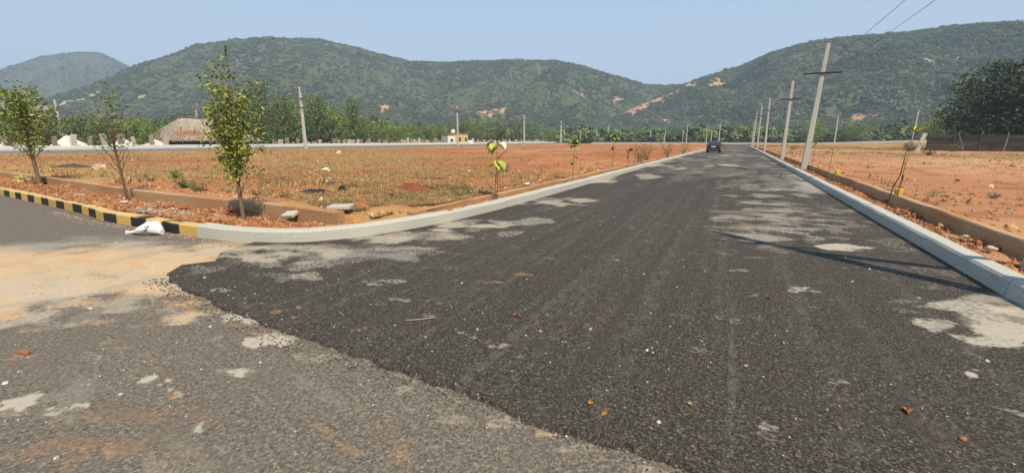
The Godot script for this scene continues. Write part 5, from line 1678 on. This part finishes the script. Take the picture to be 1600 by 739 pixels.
	for k in 4000:   # taller clumps here and there
		var x := -5.8 - 60 * pow(rng.randf(), 1.6)
		var f := 6.2 + 90 * pow(rng.randf(), 1.7)
		if x < -13 and f < 5.9 + (-13 - x) * 0.085: continue
		if nz.get_noise_2d(x * 9 + 31, f * 9) < 0.12 + smoothstep(2, 26, f + x) * 0.15: continue
		var s := rng.randf_range(0.12, 0.26)
		var v := rng.randi() % 3
		xf[v].append(Transform3D(spin().scaled(Vector3(s * 1.2, s, s * 1.2)), P(x, f, field_h(x, f) - 0.01))); cs[v].append(Color(0.46, 0.34, 0.17).lerp(Color(0.26, 0.19, 0.08), rng.randf()))
	for v in 3:
		multi("dry_grass", tuft[v], M.grass, xf[v], cs[v], "short dry grass over the plots")
	xf = [[], [], []]
	cs = [[], [], []]
	for k in 16000:
		var left := k % 3 != 0
		var x := (-5.7 - 45 * pow(rng.randf(), 1.8)) if left else (3.6 + 30 * pow(rng.randf(), 1.6))
		var f := (5.9 + 60 * pow(rng.randf(), 1.9)) if left else (7 + 60 * pow(rng.randf(), 1.6))
		if x < -13 and f < 5.8 + (-13 - x) * 0.085: continue
		var s := rng.randf_range(0.012, 0.045) * (1.0 if rng.randf() < 0.94 else 2.4)
		var c := Color(0.34, 0.135, 0.055).lerp(Color(0.48, 0.28, 0.15), rng.randf())
		if rng.randf() < 0.12: c = Color(0.55, 0.47, 0.36)
		for a: Array in ASH:
			if Vector2((x - a[0]) / a[2], (f - a[1]) / a[3]).length() < 1.0: c = Color(0.04, 0.035, 0.035)
		var v := rng.randi() % 3
		xf[v].append(Transform3D(Basis(rand_dir(), rng.randf() * TAU).scaled(Vector3.ONE * s * 1.7), P(x, f, (field_h(x, f) if left else right_h(x, f)) + s * 0.15))); cs[v].append(c * rng.randf_range(0.6, 1.1))
	for v in 3:
		multi("field_clods", rocks[v], M.tinted, xf[v], cs[v], "red clods and small stones over the plots")
	# charred heaps and dug earth
	for e: Array in [[-9.0, 7.4, 0.62, 0.08, Color(0.025, 0.023, 0.023), "black charred debris heap in the grassy plot"], [-8.5, 7.72, 0.2, 0.13, Color(0.035, 0.028, 0.025), "small charred lump beside the black debris heap"], [-28.0, 9.5, 1.3, 0.12, Color(0.06, 0.05, 0.042), "dark debris heap on the plot behind the sparse tree"], [-7.5, 9.1, 0.55, 0.15, Color(0.20, 0.065, 0.03), "low mound of dark red dug earth near the ash"], [-6.75, 6.5, 0.3, 0.11, Color(0.32, 0.12, 0.05), "small red earth mound beside the buff slab"]]:
		var g := G.new()
		var rows := []
		for j in 7:
			var r := []
			var a := j / 6.0
			for s in 22:
				var t := TAU * s / 22
				var n := 1.0 + 0.25 * nz.get_noise_2d(cos(t) * 60 + e[0] * 50, sin(t) * 60)
				var lump := nz.get_noise_2d(cos(t) * a * 200 + e[0] * 70, sin(t) * a * 200) * 0.8
				r.append(Vector3(cos(t) * e[2] * a * n, maxf(e[3] * ((1 - a * a) + lump * (1.0 - a * 0.8)), -0.02), sin(t) * e[2] * a * n * 0.45))
			rows.append(r)
		g.col = e[4]
		g.rings(rows)
		var s := inst(g.mesh(false), M.tinted, "debris_heap")
		s.position = P(e[0], e[1], field_h(e[0], e[1]) - 0.01)
		tag(s, e[5], "heap")
	# grey-green weeds
	for e: Array in [[-8.36, 16.0, 0.45, Color(0.20, 0.22, 0.15), "round grey-green weed behind the lime-leaved sapling"], [5.35, 14.0, 0.22, Color(0.19, 0.22, 0.15), "grey-green weed on the right plot"], [-12.9, 6.5, 0.35, Color(0.10, 0.15, 0.05), "green weed by the edging wall behind the heap"], [-11.7, 6.2, 0.32, Color(0.13, 0.16, 0.05), "low spreading green weed by the edging wall"], [-16.3, 8.0, 0.35, Color(0.12, 0.17, 0.06), "small bright green weed in dry grass"], [17.5, 60.0, 0.8, Color(0.11, 0.09, 0.04), "dark brown tuft alone on the right plot"], [22.0, 83.0, 1.6, Color(0.12, 0.12, 0.05), "low green scrub at the foot of the compound wall's end"], [27.0, 84.0, 1.5, Color(0.11, 0.12, 0.05), "low green scrub along the compound wall"]]:
		var o := thing("weed_clump", e[4], "weed", P(e[0], e[1], (field_h(e[0], e[1]) if e[0] < 0 else right_h(e[0], e[1])) - 0.01))
		var st := G.new(); st.col = Color(0.14, 0.11, 0.06)
		var cr := G.new()
		for k in 16:
			var pts := branch(st, Vector3.ZERO, Vector3(rng.randf_range(-1, 1), 0.75, rng.randf_range(-1, 1)), e[2] * rng.randf_range(0.6, 1.0), 0.004, Vector3.ZERO, 4)
			for q: Vector3 in pts:
				for j in 5: leaf_at(cr, q + rand_dir() * e[2] * 0.12, e[2] * 0.16, e[3] * 0.6, e[3] * 1.4, 0.0)
		inst(st.mesh(), M.bark, "stems", o); inst(cr.mesh(false), M.leaf, "foliage", o)

func materials():
	M.bark = mat(Color(1, 1, 1), 0.95, true)
	M.leaf = mat(Color(1, 1, 1), 0.55, true)
	M.leaf.backlight = Color(0.6, 0.64, 0.26)
	M.leaf.cull_mode = BaseMaterial3D.CULL_DISABLED
	M.grass = mat(Color(1, 1, 1), 0.9, true)
	M.grass.backlight = Color(0.3, 0.3, 0.2)
	M.tinted = mat(Color(1, 1, 1), 0.95, true)
	M.straw = mat(Color(1, 1, 1), 0.9, true)
	M.steel = mat(Color(1, 1, 1), 0.6, true)
	M.car = mat(Color(1, 1, 1), 0.25, true)
	M.car.clearcoat_enabled = true
	M.car.clearcoat = 0.8
	M.car.clearcoat_roughness = 0.08
	M.glass = mat(Color(1, 1, 1), 0.05, true)
	M.glass.metallic_specular = 0.9
	M.rubber = mat(Color(1, 1, 1), 0.9, true)
	M.plastic = mat(Color(1, 1, 1), 0.45, true)
	M.cloth = mat(Color(1, 1, 1), 0.85, true)
	M.rockm = []
	for c: Color in [Color(0.26, 0.10, 0.05), Color(0.26, 0.16, 0.10), Color(0.46, 0.33, 0.23), Color(0.45, 0.32, 0.10), Color(0.60, 0.54, 0.44)]:
		M.rockm.append(mat(c, 0.95))

func _ready():
	rng.seed = 1
	nz.seed = 12
	nz.frequency = 0.02
	nz.fractal_octaves = 3
	var cam := Camera3D.new()
	cam.name = "camera"
	cam.fov = 56.34
	cam.near = 0.05
	cam.far = 12000.0
	cam.position = Vector3(0, 1.6, 0)
	cam.rotation_degrees = Vector3(-12.3, 26.69, 0)
	add_child(cam)
	cam.current = true
	var env := Environment.new()
	var sky := Sky.new()
	var sm := ProceduralSkyMaterial.new()
	sm.sky_top_color = Color(0.505, 0.63, 0.77)
	sm.sky_horizon_color = Color(0.735, 0.79, 0.83)
	sm.sky_curve = 0.2
	sm.ground_bottom_color = Color(0.38, 0.30, 0.22)
	sm.ground_horizon_color = Color(0.66, 0.70, 0.74)
	sm.sun_angle_max = 1.0
	sky.sky_material = sm
	env.background_mode = Environment.BG_SKY
	env.sky = sky
	env.background_energy_multiplier = 1.0
	env.tonemap_mode = Environment.TONE_MAPPER_LINEAR
	env.tonemap_exposure = 1.45
	env.fog_enabled = true
	env.fog_density = 0.00046
	env.fog_light_color = Color(0.74, 0.82, 0.92)
	env.sdfgi_enabled = true
	env.ssao_enabled = true
	env.ssil_enabled = true
	var we := WorldEnvironment.new()
	we.environment = env
	add_child(we)
	var sun := DirectionalLight3D.new()
	sun.name = "sun"
	sun.light_color = Color(1.0, 0.94, 0.835)
	sun.light_energy = 1.45
	sun.light_angular_distance = 0.8
	sun.shadow_enabled = true
	add_child(sun)
	sun.look_at_from_position(Vector3(0.455, 0.819, 0.350) * 50, Vector3.ZERO)
	var t0 := Time.get_ticks_msec()
	materials()
	setting()
	print("setting ", Time.get_ticks_msec() - t0)
	hills()
	print("hills ", Time.get_ticks_msec() - t0)
	buildings()
	far_trees()
	print("trees ", Time.get_ticks_msec() - t0)
	poles()
	young_trees()
	saplings()
	car()
	sack()
	print("objects ", Time.get_ticks_msec() - t0)
	rubble()
	print("rubble ", Time.get_ticks_msec() - t0)

const BLOBS_OLD := [[-7.36,2.34,2.08,1.05,-1.6,0.56,11,1],[-6.63,2.91,0.95,0.48,-1.15,0.54,11,1],[-6.64,1.76,1.58,0.79,-1.02,0.31,15,0.9],[-7.96,2.17,2.41,1.21,-1.65,0.51,11,1],[-7.55,3.03,1.2,0.6,-1.1,0.47,11,1],[-5.32,2.47,0.59,0.3,-0.51,0.26,11,0.95],[-6.63,1.57,0.99,0.5,-1.08,0.3,15,0.95],[-6.82,2.15,1.52,0.77,-0.95,0.33,15,0.6],[-7.14,3.85,0.53,0.27,-0.44,0.25,11,0.8],[-8.76,2.41,1.62,0.81,-0.79,0.24,11,0.8],[-8.77,3.3,1.09,0.55,-0.78,0.31,13,0.5],[-4.84,2.35,0.35,0.18,-0.24,0.13,2,0.6],[-8.53,1.65,0.93,0.47,-2.36,0.53,11,1],[-6.85,3.68,0.59,0.3,-0.49,0.28,15,0.8],[-7.76,3.53,0.53,0.27,-0.48,0.23,15,0.6],[-9.18,2.82,1.06,0.53,-0.56,0.19,13,0.4],[-3.95,2.34,0.19,0.1,-0.16,0.11,0,1],[-3.33,2.1,0.14,0.07,-0.12,0.09,0,0.95],[-3.02,1.68,0.08,0.04,-0.06,0.04,0,0.9],[-3.46,1.33,0.14,0.07,-0.09,0.04,0,1],[-3.79,0.88,0.2,0.1,-0.17,0.05,0,1],[-2.63,1.19,0.05,0.03,-0.06,0.03,0,0.7],[-5.53,1.36,0.31,0.15,-0.2,0.06,15,0.5],[-5.33,1.43,0.2,0.1,-0.13,0.04,0,0.5],[-2.88,0.86,0.37,0.18,-0.14,0.05,12,0.16],[-2.88,0.86,0.33,0.17,-0.16,0.06,2,0.3],[-2.92,1.15,0.31,0.15,-0.09,0.04,12,0.12],[-2.92,1.15,0.27,0.14,-0.1,0.05,2,0.28],[-3.14,1.33,0.08,0.04,-0.06,0.03,1,0.6],[-3.09,1.28,0.04,0.02,-0.03,0.02,2,0.6],[-3.91,2.17,0.1,0.05,-0.09,0.05,2,0.5],[-4.79,1.09,0.18,0.09,-0.12,0.03,2,0.55],[-4.18,1.31,0.17,0.09,-0.11,0.04,0,0.4],[-3.02,0.73,0.21,0.1,-0.13,0.04,2,0.4],[-4.41,1.49,0.12,0.06,-0.09,0.03,1,0.4],[-4.18,1.48,0.09,0.05,-0.07,0.03,1,0.45],[-3.48,0.94,0.07,0.03,-0.03,0.01,0,0.5],[-2.91,1.94,0.26,0.13,-0.09,0.07,5,0.35],[-1.92,1.73,0.35,0.17,-0.1,0.1,5,0.3],[-1.17,1.72,0.37,0.18,-0.06,0.08,5,0.3],[-2.36,1.12,0.3,0.15,-0.13,0.07,5,0.25],[-3.95,1.43,0.51,0.26,-0.19,0.08,5,0.25],[-2.6,2.14,0.26,0.13,-0.07,0.06,5,0.5],[-1.78,2.04,0.26,0.13,-0.04,0.05,5,0.5],[-1.17,1.99,0.2,0.1,-0.03,0.05,5,0.5],[-0.81,2.06,0.11,0.06,-0.02,0.05,1,0.6],[-0.53,2.04,0.18,0.09,-0.01,0.05,5,0.5],[-3.3,2.23,0.19,0.1,-0.09,0.07,5,0.5],[-0.23,2.01,0.17,0.09,-0.01,0.04,5,0.5],[-3.56,1.67,0.94,0.47,-0.44,0.23,5,0.2],[-1.94,1.75,0.76,0.38,-0.25,0.25,5,0.2],[-3.94,1.06,0.77,0.39,-0.43,0.14,5,0.22],[-1.77,1.32,0.58,0.29,-0.15,0.13,5,0.2]]

const BLOBS_NEW := [[-5.54,4.29,1.6,0.8,-0.33,0.26,15,0.95],[-4.73,5.62,1.13,0.57,-0.31,0.38,15,0.9],[-4.43,7.15,0.99,0.5,-0.28,0.45,15,0.85],[-6.36,3.76,0.66,0.33,-0.44,0.28,15,0.85],[-4.32,10.85,0.91,0.45,-0.32,0.81,15,0.8],[-4.61,4.38,0.96,0.48,-0.26,0.26,13,0.6],[-4.85,3.64,0.44,0.22,-0.35,0.28,0,0.55],[-4.72,3.27,0.27,0.14,-0.18,0.13,0,0.45],[-4.52,6.43,0.82,0.41,-0.33,0.47,0,0.55],[-4.04,7.48,0.45,0.22,-0.16,0.3,0,0.6],[-3.62,8.08,0.35,0.18,-0.15,0.33,0,0.6],[-3.53,7.58,0.44,0.22,-0.11,0.24,0,0.5],[-5.8,3.08,0.29,0.14,-0.23,0.13,0,0.45],[-4.7,4.23,0.63,0.32,-0.26,0.24,0,0.45],[-4.46,4.86,0.59,0.3,-0.21,0.24,0,0.45],[-5.79,3.49,0.46,0.23,-0.25,0.16,0,0.4],[-3.35,3.73,0.26,0.13,-0.06,0.07,0,0.55],[-3.49,3.56,0.09,0.05,-0.05,0.05,0,0.6],[-2.42,4.17,0.1,0.05,-0.05,0.08,2,0.4],[-2.18,4.59,0.1,0.05,-0.04,0.09,2,0.55],[-3.63,2.64,0.07,0.03,-0.06,0.04,1,0.6],[-3.73,2.51,0.06,0.03,-0.06,0.04,2,0.6],[-3.49,2.46,0.04,0.02,-0.04,0.03,1,0.5],[-4.11,2.54,0.11,0.06,-0.08,0.06,0,0.4],[1.55,8.06,0.29,0.15,0.05,0.3,0,1],[1.78,8.08,0.24,0.12,0.04,0.2,0,0.8],[0.59,8.38,0.67,0.34,0.02,0.4,0,0.6],[1.04,9.33,0.62,0.31,0.04,0.41,0,0.62],[0.58,10.63,0.85,0.43,0.02,0.54,0,0.6],[1.15,11.88,0.92,0.46,0.05,0.66,0,0.6],[1.38,10.61,0.58,0.29,0.07,0.61,0,0.55],[0.53,12.98,0.74,0.37,0.02,0.67,0,0.58],[1.08,15.06,1.01,0.51,0.04,0.71,0,0.6],[1.04,13.23,0.89,0.45,0.04,0.55,0,0.5],[0.1,9.58,0.67,0.34,-0,0.6,5,0.4],[0.69,10.38,1.01,0.51,0.12,2.45,15,0.3],[0.1,8.98,0.42,0.21,-0,0.27,0,0.35],[0.16,5.97,0.18,0.09,0,0.09,0,0.55],[0.71,5.46,0.11,0.06,0.01,0.1,0,0.7],[0.74,5.4,0.16,0.08,0,0.05,0,0.65],[1.6,5.51,0.12,0.06,0.02,0.07,0,0.45],[2.22,5.58,0.49,0.25,0.2,0.57,0,0.75],[2.39,5.34,0.41,0.2,0.25,0.63,0,0.85],[1.99,5.61,0.23,0.11,0.06,0.18,0,0.45],[2.52,6.04,0.29,0.15,0.09,0.25,15,0.6],[2.45,5.5,0.42,0.21,0.24,0.62,15,0.5],[1.6,3.93,0.09,0.04,0.02,0.07,0,1],[1.88,7.02,0.51,0.26,0.12,0.51,0,0.3],[2.13,10.64,0.56,0.28,0.18,1,5,0.45],[2.28,8.74,0.54,0.27,0.16,0.67,5,0.42],[2.09,12.46,0.53,0.27,0.21,1.38,5,0.42],[2.19,7.01,0.36,0.18,0.1,0.36,5,0.38],[2.12,9.57,0.2,0.1,0.11,0.54,2,0.3],[2.26,6.48,0.26,0.13,0.07,0.24,5,0.4],[-2.16,5.48,0.31,0.16,-0.02,0.06,1,0.35],[-1.55,5.86,0.2,0.1,-0.02,0.07,1,0.35],[-0.64,5.42,0.21,0.1,-0.01,0.05,0,0.3],[-3.16,4.46,0.22,0.11,-0.05,0.07,0,0.35]]

const BLOBS_FAR := [[-0.76,31.69,0.95,0.48,-0.05,1.76,0,1],[1.01,30.28,1.36,0.68,0.04,1.42,0,0.5],[0.46,53.91,1.83,0.92,0.02,2.71,0,0.7],[-1.31,50.81,1.17,0.59,-0.06,2.04,0,0.6],[-0.3,80.56,1.28,0.64,-0.02,4.04,0,0.6],[1,16.73,0.94,0.47,0.03,0.55,0,0.62],[0.75,15.06,1.02,0.51,0.02,0.54,0,0.6],[1.33,16.28,0.72,0.36,0.04,0.61,0,0.55],[0.51,20.43,0.93,0.47,0.01,0.66,0,0.4],[0.88,18.3,0.82,0.41,0.02,0.52,0,0.45],[1.2,23.36,0.78,0.39,0.04,0.85,0,0.4],[0.6,39.22,1.24,0.62,0.02,1.8,0,0.4],[1.92,18.94,0.62,0.31,0.15,1.63,5,0.4],[2.07,26.67,0.46,0.23,0.3,4.23,5,0.4],[2.35,49.24,0.42,0.21,0.47,10.62,5,0.4],[-3.65,39.92,1.13,0.57,-0.37,3.89,13,0.3],[-3.65,21.01,0.52,0.26,-0.27,1.52,15,0.6],[-4.03,14.04,0.48,0.24,-0.26,0.91,15,0.7],[-3.45,28.24,0.61,0.31,-0.34,2.66,15,0.6],[-4.35,11.4,0.63,0.32,-0.29,0.76,15,0.7],[0.56,14.13,0.64,0.32,0.01,0.48,0,0.35],[1.71,13.57,0.53,0.27,0.06,0.56,5,0.45],[-5.06,80.92,0.55,0.28,-0.98,15.23,15,0.5]]
